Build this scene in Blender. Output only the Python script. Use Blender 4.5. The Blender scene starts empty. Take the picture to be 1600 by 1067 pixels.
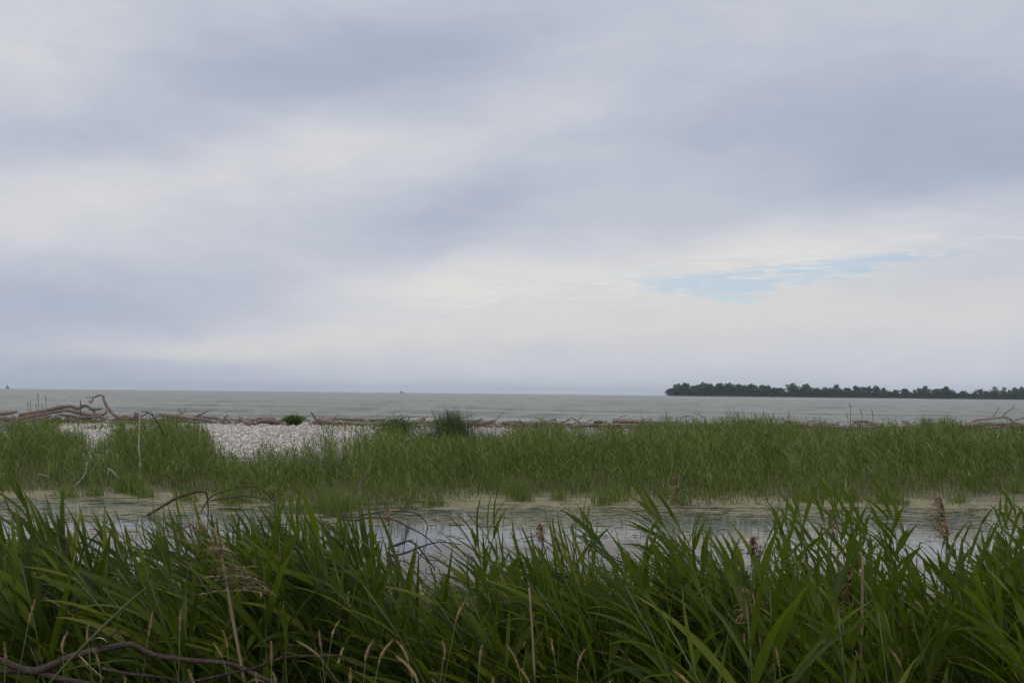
import bpy, math, random
import numpy as np
from mathutils import Vector, Matrix

random.seed(7)
RS = np.random.RandomState(11)
R = math.radians
sc = bpy.context.scene
col = sc.collection

# ------------------------------------------------------------------ camera
EYE = Vector((0.0, 0.0, 2.4))
F = 1556.0
cam_d = bpy.data.cameras.new('camera')
cam_d.sensor_width = 36.0
cam_d.lens = 35.01
cam_d.clip_start = 0.05
cam_d.clip_end = 30000
cam = bpy.data.objects.new('camera', cam_d)
col.objects.link(cam)
CR = Matrix.Rotation(R(90 + 2.96), 3, 'X') @ Matrix.Rotation(R(0.607), 3, 'Z')
cam.matrix_world = Matrix.Translation(EYE) @ CR.to_4x4()
sc.camera = cam
CRN = np.array(CR)


def ray(px, py):
    return CR @ Vector(((px - 800) / F, (533.5 - py) / F, -1.0))


def P(px, py, Y):
    """world point at forward distance Y seen at photo pixel (px, py)"""
    d = ray(px, py)
    return EYE + d * (Y / d.y)


def G(px, py, z=0.0):
    d = ray(px, py)
    return EYE + d * ((z - EYE.z) / d.z)


# ------------------------------------------------------------------ render / view
sc.render.engine = 'CYCLES'
sc.cycles.max_bounces = 6
sc.cycles.diffuse_bounces = 3
sc.cycles.glossy_bounces = 3
sc.cycles.transmission_bounces = 3
sc.cycles.transparent_max_bounces = 6
sc.cycles.volume_bounces = 0
sc.view_settings.view_transform = 'Standard'
sc.view_settings.look = 'None'
sc.view_settings.exposure = 0.0
sc.view_settings.gamma = 1.0
sc.view_settings.use_curve_mapping = False

SUN_EL, SUN_AZ = 52.0, 205.0     # azimuth clockwise from +Y: high, behind and left of the camera

# ------------------------------------------------------------------ node helper
class NT:
    def __init__(self, tree):
        self.t = tree
        self.n = tree.nodes
        self.l = tree.links

    def new(self, typ, **kw):
        n = self.n.new(typ)
        for k, v in kw.items():
            setattr(n, k, v)
        return n

    def put(self, sock, v):
        if v is None:
            return
        if hasattr(v, 'is_output'):
            self.l.new(v, sock)
        else:
            if isinstance(v, (tuple, list)) and len(v) == 3 and sock.type == 'RGBA':
                v = (*v, 1.0)
            sock.default_value = v

    def m(self, op, a, b=None, c=None, clamp=False):
        n = self.new('ShaderNodeMath', operation=op, use_clamp=clamp)
        self.put(n.inputs[0], a)
        self.put(n.inputs[1], b)
        self.put(n.inputs[2], c)
        return n.outputs[0]

    def ss(self, v, a, b):
        n = self.new('ShaderNodeMapRange', interpolation_type='SMOOTHSTEP')
        self.put(n.inputs[0], v)
        n.inputs[1].default_value = a
        n.inputs[2].default_value = b
        return n.outputs[0]

    def lin(self, v, a, b, c, d):
        n = self.new('ShaderNodeMapRange')
        self.put(n.inputs[0], v)
        for i, x in enumerate((a, b, c, d)):
            n.inputs[i + 1].default_value = x
        return n.outputs[0]

    def mix(self, f, a, b):
        n = self.new('ShaderNodeMix', data_type='RGBA')
        self.put(n.inputs[0], f)
        self.put(n.inputs[6], a)
        self.put(n.inputs[7], b)
        return n.outputs[2]

    def noise(self, vec, scale, detail=3.0, rough=0.5, out=0, dist=0.0):
        n = self.new('ShaderNodeTexNoise')
        self.put(n.inputs['Vector'], vec)
        n.inputs['Scale'].default_value = scale
        n.inputs['Detail'].default_value = detail
        n.inputs['Roughness'].default_value = rough
        n.inputs['Distortion'].default_value = dist
        return n.outputs[out]

    def vscale(self, vec, s):
        n = self.new('ShaderNodeVectorMath', operation='MULTIPLY')
        self.put(n.inputs[0], vec)
        n.inputs[1].default_value = s
        return n.outputs[0]

    def ramp(self, f, stops, interp='LINEAR'):
        n = self.new('ShaderNodeValToRGB')
        n.color_ramp.interpolation = interp
        e = n.color_ramp.elements
        while len(e) < len(stops):
            e.new(0.5)
        for i, (p, c) in enumerate(stops):
            e[i].position = p
            e[i].color = (*c, 1.0) if len(c) == 3 else c
        self.put(n.inputs[0], f)
        return n.outputs[0]


# ------------------------------------------------------------------ world: thin daylight sky above a broken cloud deck
world = bpy.data.worlds.new('World')
sc.world = world
world.use_nodes = True
world.node_tree.nodes.clear()
W = NT(world.node_tree)
tc = W.new('ShaderNodeTexCoord')
sky = W.new('ShaderNodeTexSky', sky_type='NISHITA')
sky.sun_disc = False
sky.sun_elevation = R(SUN_EL)
sky.sun_rotation = R(SUN_AZ)
sky.air_density = 1.0
sky.dust_density = 0.3
sky.ozone_density = 3.0
sep = W.new('ShaderNodeSeparateXYZ')
W.l.new(tc.outputs['Generated'], sep.inputs[0])
dirv = tc.outputs['Generated']
az = W.m('MULTIPLY', W.m('ARCTAN2', sep.outputs[0], sep.outputs[1]), 57.29578)
el = W.m('MULTIPLY', W.m('ARCSINE', sep.outputs[2]), 57.29578)
el = W.m('MAXIMUM', el, -0.3)
stretched = W.vscale(dirv, (5.0, 5.0, 17.0))
warp_a = W.m('SUBTRACT', W.noise(stretched, 1.3, 5, 0.55), 0.5)
warp_b = W.m('SUBTRACT', W.noise(W.vscale(dirv, (6.0, 6.0, 15.0)), 1.0, 5, 0.55, dist=0.3), 0.5)
cx = W.m('ADD', az, W.m('MULTIPLY', warp_a, 9.0))
cy = W.m('ADD', el, W.m('MULTIPLY', warp_b, 3.0))


def azel(px, py):
    d = ray(px, py).normalized()
    return math.degrees(math.atan2(d.x, d.y)), math.degrees(math.asin(d.z))


def blob(px, py, sx, sy, rot, amp, X=None, Y=None, sharp=1.0):
    """soft cloud mass: sizes in degrees*27 (about photo pixels), rot in degrees counter-clockwise"""
    a0, e0 = azel(px, py)
    X = cx if X is None else X
    Y = cy if Y is None else Y
    ca, sa = math.cos(R(rot)), math.sin(R(rot))
    dx = W.m('SUBTRACT', X, a0)
    dy = W.m('SUBTRACT', Y, e0)
    u = W.m('ADD', W.m('MULTIPLY', dx, ca * 27.2 / sx), W.m('MULTIPLY', dy, sa * 27.2 / sx))
    v = W.m('ADD', W.m('MULTIPLY', dx, -sa * 27.2 / sy), W.m('MULTIPLY', dy, ca * 27.2 / sy))
    d2 = W.m('ADD', W.m('MULTIPLY', u, u), W.m('MULTIPLY', v, v))
    g = W.m('EXPONENT', W.m('MULTIPLY', d2, -1.0))
    return W.m('MULTIPLY', g, amp)


T = W.m('ADD', 0.50, W.m('MULTIPLY', W.m('SUBTRACT', W.noise(stretched, 0.75, 6, 0.5), 0.5), 0.32))
T = W.m('ADD', T, W.m('MULTIPLY', W.m('SUBTRACT', W.noise(W.vscale(dirv, (9.0, 9.0, 26.0)), 1.1, 8, 0.62, dist=0.5), 0.5), 0.36))
for b in [
    (30, 60, 170, 150, 0, .22), (500, 110, 300, 60, 10, -.30), (130, 215, 150, 50, 0, -.22),
    (700, 70, 200, 60, 10, -.10), (430, 250, 330, 60, 8, .26), (70, 350, 190, 60, 0, .28),
    (60, 470, 360, 45, 0, -.22), (850, 215, 120, 70, 0, .10), (1280, 175, 260, 80, 8, -.20),
    (1540, 255, 230, 95, 0, -.38), (760, 320, 160, 45, 20, -.20), (1130, 270, 120, 30, 0, .10),
    (1250, 395, 560, 45, 8, .40), (700, 440, 280, 50, 14, .28), (1350, 500, 420, 45, 2, .30),
    (330, 540, 260, 18, 3, .26), (800, 520, 420, 40, 6, .22), (60, 575, 330, 40, 0, -.45),
    (520, 600, 500, 25, 0, -.08), (1150, 570, 450, 30, 0, .12),
]:
    T = W.m('ADD', T, blob(*b))
cloud = W.ramp(T, [(0.0, (.35, .40, .505)), (.28, (.41, .455, .555)), (.52, (.50, .53, .605)),
                   (.75, (.605, .615, .645)), (1.0, (.72, .71, .68))])
# warm, creamy cast in the low cloud bank
warm = W.m('ADD', blob(1150, 500, 700, 60, 4, .9), blob(330, 543, 300, 20, 3, .8), clamp=True)
cloud = W.mix(W.m('MULTIPLY', warm, .55), cloud, (.63, .615, .60))
lowh = W.m('EXPONENT', W.m('MULTIPLY', el, -0.55))
cloud = W.mix(W.m('MULTIPLY', lowh, .35), cloud, (.47, .51, .58))
# fine streaky cirrus
streak = W.noise(W.vscale(dirv, (10.0, 10.0, 95.0)), 1.6, 8, 0.66, dist=0.9)
band = W.m('ADD', blob(1300, 415, 420, 45, 6, .9), blob(720, 470, 330, 28, 8, .7), clamp=True)
cloud = W.mix(W.m('MULTIPLY', W.m('MULTIPLY', W.ss(streak, .50, .74), band), .55), cloud, (.80, .80, .79))
cloud = W.mix(W.m('MULTIPLY', W.m('MULTIPLY', W.ss(streak, .48, .30), band), .42), cloud, (.45, .55, .67))
# the ragged gap that shows blue sky
hole_n = W.m('SUBTRACT', W.noise(W.vscale(dirv, (14.0, 14.0, 60.0)), 1.7, 7, 0.6, dist=0.4), 0.5)
hx = W.m('ADD', az, W.m('MULTIPLY', warp_a, 2.0))
hy = W.m('ADD', el, W.m('MULTIPLY', hole_n, 1.2))
hole = blob(1150, 441, 135, 17, 3, 1.0, hx, hy)
hole = W.m('ADD', hole, blob(1130, 458, 65, 14, -4, .9, hx, hy))
hole = W.m('ADD', hole, blob(1310, 416, 190, 13, 5, .9, hx, hy))
hole = W.m('ADD', hole, blob(940, 440, 120, 5, 4, .55, hx, hy))
hole = W.m('SUBTRACT', hole, blob(1105, 447, 26, 12, 20, .8, hx, hy))
hole = W.ss(W.m('ADD', hole, W.m('MULTIPLY', hole_n, 1.3)), .22, .85)
bg_sky = W.new('ShaderNodeBackground')
W.l.new(sky.outputs[0], bg_sky.inputs[0])
bg_sky.inputs[1].default_value = 0.10
bg_cloud = W.new('ShaderNodeBackground')
W.put(bg_cloud.inputs[0], cloud)
bg_cloud.inputs[1].default_value = 1.06
mixs = W.new('ShaderNodeMixShader')
cut = W.m('SUBTRACT', 1.0, W.m('MULTIPLY', W.ss(streak, .47, .62), .75))
W.put(mixs.inputs[0], W.m('MULTIPLY', W.m('MULTIPLY', hole, cut), .55))
W.l.new(bg_cloud.outputs[0], mixs.inputs[1])
W.l.new(bg_sky.outputs[0], mixs.inputs[2])
wo = W.new('ShaderNodeOutputWorld')
W.l.new(mixs.outputs[0], wo.inputs[0])
world.cycles.sampling_method = 'MANUAL'
world.cycles.sample_map_resolution = 512

sun_d = bpy.data.lights.new('sun', 'SUN')
sun_d.energy = 1.0
sun_d.angle = R(14)
sun_d.color = (1.0, .96, .9)
sun = bpy.data.objects.new('sun', sun_d)
col.objects.link(sun)
_s = Vector((math.sin(R(SUN_AZ)) * math.cos(R(SUN_EL)), math.cos(R(SUN_AZ)) * math.cos(R(SUN_EL)), math.sin(R(SUN_EL))))
sun.rotation_euler = _s.to_track_quat('Z', 'Y').to_euler()

# ------------------------------------------------------------------ materials
def mat(name):
    m = bpy.data.materials.new(name)
    m.use_nodes = True
    m.node_tree.nodes.clear()
    n = NT(m.node_tree)
    o = n.new('ShaderNodeOutputMaterial')
    return m, n, o


def rnd_value(n):
    a = n.new('ShaderNodeAttribute', attribute_name='rnd')
    oi = n.new('ShaderNodeObjectInfo')
    return n.m('FRACT', n.m('ADD', a.outputs['Fac'], oi.outputs['Random']))


def leaf_mat(name, stops, under=None, trans=.3, transcol=(.12, .22, .02), rough=.45, clump=0.0, clumpcol=(.1, .13, .03), tip=True, spec=.35):
    m, n, o = mat(name)
    r = rnd_value(n)
    c = n.ramp(r, stops)
    g = n.new('ShaderNodeNewGeometry')
    uv = n.new('ShaderNodeUVMap')
    s = n.new('ShaderNodeSeparateXYZ')
    n.l.new(uv.outputs[0], s.inputs[0])
    # faint lengthwise veins and a paler midrib
    vein = n.noise(n.vscale(uv.outputs[0], (26.0, 1.2, 1.0)), 1.0, 2, .5)
    c = n.mix(n.m('MULTIPLY', n.ss(vein, .35, .75), .25), c, n.mix(.5, c, (.14, .19, .06)))
    mid = n.ss(n.m('ABSOLUTE', n.m('SUBTRACT', s.outputs[0], .5)), .07, .0)
    c = n.mix(n.m('MULTIPLY', mid, .3), c, (.16, .22, .07))
    if tip:
        t = n.m('MULTIPLY', n.ss(s.outputs[1], .80, 1.0), n.ss(r, .40, .8))
        c = n.mix(t, c, (.26, .19, .08))
        spots = n.noise(n.vscale(uv.outputs[0], (5.0, 16.0, 1.0)), 1.6, 4, .65)
        spots = n.m('MULTIPLY', n.ss(spots, .60, .68), n.ss(r, .3, .6))
        c = n.mix(n.m('MULTIPLY', spots, .7), c, (.20, .15, .05))
    if clump:
        pn = n.noise(g.outputs['Position'], .42, 3, .55)
        c = n.mix(n.m('MULTIPLY', n.ss(pn, .42, .66), clump), c, clumpcol)
    if under:
        c = n.mix(n.m('MULTIPLY', g.outputs['Backfacing'], .8), c, under)
    b = n.new('ShaderNodeBsdfPrincipled')
    n.put(b.inputs['Base Color'], c)
    b.inputs['Roughness'].default_value = rough
    b.inputs['Specular IOR Level'].default_value = spec
    bump = n.new('ShaderNodeBump')
    bump.inputs['Strength'].default_value = .15
    bump.inputs['Distance'].default_value = .002
    n.put(bump.inputs['Height'], vein)
    n.l.new(bump.outputs[0], b.inputs['Normal'])
    t = n.new('ShaderNodeBsdfTranslucent')
    t.inputs[0].default_value = (*transcol, 1)
    mx = n.new('ShaderNodeMixShader')
    mx.inputs[0].default_value = trans
    n.l.new(b.outputs[0], mx.inputs[1])
    n.l.new(t.outputs[0], mx.inputs[2])
    n.l.new(mx.outputs[0], o.inputs[0])
    return m


def simple_mat(name, stops, rough=.8, noise_scale=8.0, detail_col=None, bump=.3, stretch=(1, 1, 1), spec=.3, dist=.01):
    m, n, o = mat(name)
    g = n.new('ShaderNodeTexCoord')
    v = n.vscale(g.outputs['Object'], stretch)
    nz = n.noise(v, noise_scale, 5, .6)
    r = rnd_value(n)
    f = n.m('ADD', n.m('MULTIPLY', nz, .5), n.m('MULTIPLY', r, .5))
    c = n.ramp(f, stops)
    if detail_col:
        c = n.mix(n.ss(n.noise(v, noise_scale * 3.3, 4, .6), .5, .72), c, detail_col)
    b = n.new('ShaderNodeBsdfPrincipled')
    n.put(b.inputs['Base Color'], c)
    b.inputs['Roughness'].default_value = rough
    b.inputs['Specular IOR Level'].default_value = spec
    bp = n.new('ShaderNodeBump')
    bp.inputs['Strength'].default_value = bump
    bp.inputs['Distance'].default_value = dist
    n.put(bp.inputs['Height'], nz)
    n.l.new(bp.outputs[0], b.inputs['Normal'])
    n.l.new(b.outputs[0], o.inputs[0])
    return m


M = {}
M['reed_leaf'] = leaf_mat('reed_leaf', [(0, (.016, .030, .004)), (.35, (.040, .062, .005)), (.72, (.086, .115, .008)), (.93, (.15, .18, .010)), (1, (.21, .18, .04))],
                          under=(.075, .11, .025), trans=.40, transcol=(.165, .235, .010), rough=.5, spec=.16)  # darkest leaf tones deepened to stand in for shadow between the reeds
M['reed_stem'] = simple_mat('reed_stem', [(0, (.05, .08, .02)), (.5, (.075, .10, .03)), (1, (.11, .11, .045))], .55, 20, None, .1)
M['dry_stem'] = simple_mat('dry_stem', [(0, (.16, .115, .06)), (.5, (.25, .19, .115)), (1, (.34, .27, .18))], .7, 14, None, .2)
M['dry_leaf'] = leaf_mat('dry_leaf', [(0, (.22, .15, .07)), (.5, (.33, .23, .11)), (1, (.42, .32, .18))], trans=.2, transcol=(.35, .25, .1), tip=False)
M['grass'] = leaf_mat('grass', [(0, (.024, .05, .006)), (.45, (.048, .088, .009)), (.82, (.07, .12, .022)), (.86, (.20, .15, .07)), (1, (.28, .20, .10))],
                      trans=.22, transcol=(.07, .14, .015), rough=.5)
M['mid_reed'] = leaf_mat('mid_reed', [(0, (.038, .060, .011)), (.3, (.085, .122, .020)), (.62, (.16, .20, .036)), (.85, (.25, .27, .07)), (1, (.42, .36, .20))],
                         trans=.22, transcol=(.11, .2, .025), rough=.45, clump=.55, clumpcol=(.13, .165, .035), spec=.2)
M['mid_grass'] = leaf_mat('mid_grass', [(0, (.055, .085, .018)), (.6, (.10, .14, .028)), (.85, (.15, .165, .045)), (1, (.27, .22, .11))],
                          trans=.2, transcol=(.12, .18, .03), rough=.6, clump=.5, clumpcol=(.17, .15, .06))
M['dark_reed'] = leaf_mat('dark_reed', [(0, (.024, .042, .010)), (.6, (.045, .070, .016)), (1, (.09, .12, .035))], trans=.15)
M['shrub_leaf'] = leaf_mat('shrub_leaf', [(0, (.07, .11, .008)), (.6, (.13, .18, .012)), (1, (.20, .25, .03))], trans=.25, transcol=(.12, .22, .02))
M['willow_leaf'] = leaf_mat('willow_leaf', [(0, (.045, .08, .012)), (.6, (.085, .13, .02)), (1, (.15, .19, .04))], trans=.25, transcol=(.12, .22, .02))
M['tree_leaf'] = leaf_mat('tree_leaf', [(0, (.030, .048, .024)), (.6, (.056, .078, .038)), (1, (.095, .115, .052))], trans=.1, transcol=(.04, .07, .02), tip=False, spec=.1, rough=.8)
M['plume'] = simple_mat('plume', [(0, (.17, .10, .06)), (.5, (.27, .175, .11)), (1, (.38, .27, .18))], .9, 20, None, 0)
M['seed'] = simple_mat('seed', [(0, (.16, .11, .045)), (.5, (.235, .165, .075)), (1, (.32, .23, .11))], .9, 60, None, .3)
M['driftwood'] = simple_mat('driftwood', [(0, (.085, .062, .05)), (.35, (.17, .13, .108)), (.65, (.27, .22, .185)), (1, (.40, .345, .30))], .85, 3.5,
                            (.09, .06, .05), .6, (1, 1, 3), dist=.03)
M['pale_wood'] = simple_mat('pale_wood', [(0, (.24, .20, .17)), (.5, (.42, .37, .32)), (1, (.55, .50, .45))], .85, 5, (.2, .16, .13), .4, dist=.02)
M['snag_wood'] = simple_mat('snag_wood', [(0, (.09, .055, .04)), (.45, (.17, .11, .08)), (.7, (.30, .25, .21)), (1, (.42, .38, .35))], .8, 2.2, (.08, .05, .04), .4, dist=.02)
M['bark'] = simple_mat('bark', [(0, (.012, .008, .007)), (.5, (.034, .022, .017)), (1, (.085, .06, .045))], .8, 45, (.12, .09, .075), 1.0, dist=.008)
M['trunk'] = simple_mat('trunk', [(0, (.04, .035, .03)), (1, (.10, .085, .07))], .9, 1)
M['sail'] = simple_mat('sail', [(0, (.06, .055, .085)), (1, (.09, .08, .11))], .8, 1, None, 0)
M['hull'] = simple_mat('hull', [(0, (.16, .08, .085)), (1, (.22, .12, .12))], .5, 1, None, 0)
M['dark_hull'] = simple_mat('dark_hull', [(0, (.03, .035, .05)), (1, (.05, .055, .07))], .5, 1, None, 0)
M['cabin'] = simple_mat('cabin', [(0, (.06, .065, .085)), (1, (.08, .09, .11))], .5, 1, None, 0)
M['pebble'] = simple_mat('pebble', [(0, (.17, .15, .13)), (.3, (.43, .385, .345)), (.55, (.62, .565, .51)), (1, (.82, .77, .71))], .85, 6, None, .1)
M['duckweed'] = simple_mat('duckweed', [(0, (.06, .065, .025)), (.4, (.16, .15, .07)), (.7, (.28, .24, .15)), (1, (.36, .30, .22))], .8, 5, None, .1)
M['litter'] = simple_mat('litter', [(0, (.13, .09, .055)), (.5, (.25, .18, .12)), (1, (.38, .30, .21))], .9, 9, None, .1)


def ground_mat():
    m, n, o = mat('bank_ground')
    g = n.new('ShaderNodeNewGeometry')
    s = n.new('ShaderNodeSeparateXYZ')
    n.l.new(g.outputs['Position'], s.inputs[0])
    p = g.outputs['Position']
    a = n.noise(p, 3.0, 6, .65)
    b_ = n.noise(n.vscale(p, (9, 22, 9)), 2.0, 5, .6)
    mud = n.ramp(a, [(.25, (.035, .027, .018)), (.6, (.09, .07, .045)), (.8, (.16, .12, .08))])
    lit = n.ramp(b_, [(.3, (.10, .075, .05)), (.55, (.22, .165, .12)), (.75, (.34, .27, .20))])
    c = n.mix(n.m('MULTIPLY', n.ss(s.outputs[1], 7.5, 9.5), .85), mud, lit)
    c = n.mix(n.ss(n.noise(p, .8, 4, .6), .5, .7), c, n.mix(.6, c, (.07, .10, .03)))
    c = n.mix(n.m('MULTIPLY', n.ss(s.outputs[1], 20.5, 22.5), .8), c, n.mix(n.ss(a, .4, .65), (.10, .105, .04), (.19, .165, .09)))
    # bare pebbles and shell grit from the far reed bed to the shore
    v = n.new('ShaderNodeTexVoronoi')
    n.put(v.inputs['Vector'], n.vscale(p, (1, 1, 1)))
    v.inputs['Scale'].default_value = 14.0
    cs = n.new('ShaderNodeSeparateColor')
    n.l.new(v.outputs['Color'], cs.inputs[0])
    shin = n.ramp(cs.outputs[0], [(0, (.18, .155, .13)), (.35, (.40, .355, .315)), (.7, (.58, .52, .465)), (1, (.76, .70, .64))])
    shin = n.mix(n.ss(v.outputs['Distance'], .25, .55), shin, (.16, .135, .12))
    edge = n.m('ADD', s.outputs[1], n.m('MULTIPLY', n.noise(p, .35, 3, .5), 5.0))
    c = n.mix(n.ss(edge, 32.0, 35.5), c, shin)
    b = n.new('ShaderNodeBsdfPrincipled')
    n.put(b.inputs['Base Color'], c)
    b.inputs['Roughness'].default_value = .9
    bp = n.new('ShaderNodeBump')
    bp.inputs['Strength'].default_value = .6
    bp.inputs['Distance'].default_value = .03
    n.put(bp.inputs['Height'], n.m('ADD', a, n.m('MULTIPLY', v.outputs['Distance'], -.6)))
    n.l.new(bp.outputs[0], b.inputs['Normal'])
    n.l.new(b.outputs[0], o.inputs[0])
    return m


def pond_mat():
    m, n, o = mat('pond_water')
    g = n.new('ShaderNodeNewGeometry')
    p = g.outputs['Position']
    s = n.new('ShaderNodeSeparateXYZ')
    n.l.new(p, s.inputs[0])
    x, y = s.outputs[0], s.outputs[1]
    wob = n.m('MULTIPLY', n.m('SUBTRACT', n.noise(n.vscale(p, (.22, .5, 1)), 1.0, 5, .6), .5), 10.5)
    fine = n.m('SUBTRACT', n.noise(n.vscale(p, (.9, 3.4, 1)), 1.3, 7, .62), .5)
    yy = n.m('ADD', n.m('ADD', y, wob), n.m('MULTIPLY', fine, 17.0))
    mat_far = n.ss(yy, 20.3, 21.4)
    # a thin broken film of duckweed on the open water, thicker towards this bank
    film_n = n.noise(n.vscale(p, (1.1, 3.2, 1)), 1.7, 8, .7)
    zone = n.noise(n.vscale(p, (.22, .5, 1)), 1.0, 3, .5)
    thr = n.m('ADD', n.lin(y, 11.0, 19.0, .425, .56), n.m('MULTIPLY', n.m('SUBTRACT', zone, .5), -.55))
    film = n.ss(n.m('SUBTRACT', film_n, thr), -.01, .035)
    film = n.m('MULTIPLY', film, n.lin(y, 12, 20, .8, .8))
    weed_refl_n = n.noise(n.vscale(p, (.5, 2.6, 1)), 1.9, 6, .6)
    weed = n.m('MULTIPLY', n.ss(weed_refl_n, .47, .56), n.m('MULTIPLY', n.ss(y, 16.6, 18.6), n.ss(y, 24.5, 22.0)))  # weed streaks double as the far reeds' dark reflection, painted into the colour
    water = n.new('ShaderNodeBsdfPrincipled')
    water.inputs['Base Color'].default_value = (.018, .02, .014, 1)
    water.inputs['Roughness'].default_value = .035
    water.inputs['IOR'].default_value = 1.33
    water.inputs['Specular IOR Level'].default_value = .9
    rb = n.new('ShaderNodeBump')
    rb.inputs['Strength'].default_value = .07
    rb.inputs['Distance'].default_value = .010
    n.put(rb.inputs['Height'], n.noise(n.vscale(p, (2.0, 6.5, 1)), 2.2, 4, .6))
    n.l.new(rb.outputs[0], water.inputs['Normal'])
    alg = n.new('ShaderNodeBsdfPrincipled')
    ac = n.ramp(n.noise(n.vscale(p, (1.2, 4.2, 1)), 3.0, 6, .65), [(.3, (.10, .10, .04)), (.5, (.22, .195, .10)), (.72, (.36, .305, .18))])
    ac = n.mix(n.ss(y, 18.5, 15.5), ac, n.ramp(film_n, [(.4, (.15, .13, .105)), (.7, (.27, .225, .185))]))
    n.put(alg.inputs['Base Color'], ac)
    alg.inputs['Roughness'].default_value = .8
    weed_refl = n.new('ShaderNodeBsdfPrincipled')
    n.put(weed_refl.inputs['Base Color'], (.030, .045, .012))
    weed_refl.inputs['Roughness'].default_value = .45
    a1 = n.new('ShaderNodeMixShader')
    n.put(a1.inputs[0], n.m('MULTIPLY', weed, .85))
    n.l.new(water.outputs[0], a1.inputs[1])
    n.l.new(weed_refl.outputs[0], a1.inputs[2])
    a2 = n.new('ShaderNodeMixShader')
    n.put(a2.inputs[0], n.m('MAXIMUM', mat_far, film))
    n.l.new(a1.outputs[0], a2.inputs[1])
    n.l.new(alg.outputs[0], a2.inputs[2])
    n.l.new(a2.outputs[0], o.inputs[0])
    return m


def sea_mat():
    m, n, o = mat('sea_water')
    g = n.new('ShaderNodeNewGeometry')
    p = g.outputs['Position']
    s = n.new('ShaderNodeSeparateXYZ')
    n.l.new(p, s.inputs[0])
    dist = s.outputs[1]
    b = n.new('ShaderNodeBsdfPrincipled')
    big = n.noise(n.vscale(p, (.012, .09, 1)), 1.0, 6, .65)
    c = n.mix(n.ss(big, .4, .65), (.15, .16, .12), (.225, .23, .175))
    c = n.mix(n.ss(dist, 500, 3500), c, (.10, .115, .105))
    # scattered foam on the crests
    fn = n.noise(n.vscale(p, (.5, 1.6, 1)), .9, 6, .7)
    c = n.mix(n.m('MULTIPLY', n.ss(fn, .755, .79), .8), c, (.75, .76, .74))
    n.put(b.inputs['Base Color'], c)
    b.inputs['Roughness'].default_value = .28
    b.inputs['IOR'].default_value = 1.33
    h = n.m('ADD', n.noise(n.vscale(p, (.45, 1.5, 1)), 1.0, 5, .6), n.m('MULTIPLY', n.noise(n.vscale(p, (.06, .25, 1)), 1.0, 3, .5), 1.2))
    bp = n.new('ShaderNodeBump')
    bp.inputs['Strength'].default_value = 1.0
    bp.inputs['Distance'].default_value = .45
    n.put(bp.inputs['Height'], h)
    n.l.new(bp.outputs[0], b.inputs['Normal'])
    n.l.new(b.outputs[0], o.inputs[0])
    return m


M['ground'] = ground_mat()
M['pond'] = pond_mat()
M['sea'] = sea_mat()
M['island_ground'] = simple_mat('island_ground', [(0, (.06, .075, .03)), (1, (.13, .14, .06))], .9, .05)

# ------------------------------------------------------------------ mesh collecting
class Mesh:
    def __init__(self):
        self.v, self.q, self.t, self.uv, self.r = [], [], [], [], []
        self.nv = 0

    def add(self, v, q=None, t=None, uv=None, r=0.0):
        v = np.asarray(v, float).reshape(-1, 3)
        k = len(v)
        self.v.append(v)
        if q is not None and len(q):
            self.q.append(np.asarray(q, int).reshape(-1, 4) + self.nv)
        if t is not None and len(t):
            self.t.append(np.asarray(t, int).reshape(-1, 3) + self.nv)
        self.uv.append(np.zeros((k, 2)) if uv is None else np.asarray(uv, float))
        self.r.append(np.full(k, r) if np.isscalar(r) else np.asarray(r, float))
        self.nv += k

    def arrays(self):
        z4, z3 = np.zeros((0, 4), int), np.zeros((0, 3), int)
        return (np.concatenate(self.v), np.concatenate(self.q) if self.q else z4, np.concatenate(self.t) if self.t else z3,
                np.concatenate(self.uv), np.concatenate(self.r))

    def mesh(self, name, material, smooth=True):
        v, q, t, uv, r = self.arrays()
        me = bpy.data.meshes.new(name)
        me.vertices.add(len(v))
        me.vertices.foreach_set('co', v.astype(np.float32).ravel())
        loops = np.concatenate([q.ravel(), t.ravel()])
        me.loops.add(len(loops))
        me.loops.foreach_set('vertex_index', loops.astype(np.int32))
        nq, nt = len(q), len(t)
        me.polygons.add(nq + nt)
        start = np.concatenate([np.arange(nq) * 4, nq * 4 + np.arange(nt) * 3])
        me.polygons.foreach_set('loop_start', start.astype(np.int32))
        try:
            me.polygons.foreach_set('loop_total', np.concatenate([np.full(nq, 4), np.full(nt, 3)]).astype(np.int32))
        except Exception:
            pass
        me.update(calc_edges=True)
        ul = me.uv_layers.new(name='UVMap')
        ul.data.foreach_set('uv', uv[loops].astype(np.float32).ravel())
        at = me.attributes.new('rnd', 'FLOAT', 'POINT')
        at.data.foreach_set('value', r.astype(np.float32))
        if smooth:
            me.polygons.foreach_set('use_smooth', np.ones(nq + nt, bool))
        me.materials.append(material)
        me.validate()
        return me


def link(name, me, parent=None, loc=None):
    o = bpy.data.objects.new(name, me)
    col.objects.link(o)
    if parent is not None:
        o.parent = parent
    if loc is not None:
        o.location = loc
    return o


def tag(o, label=None, cat=None, group=None, kind=None):
    if label: o['label'] = label
    if cat: o['category'] = cat
    if group: o['group'] = group
    if kind: o['kind'] = kind
    return o


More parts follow.
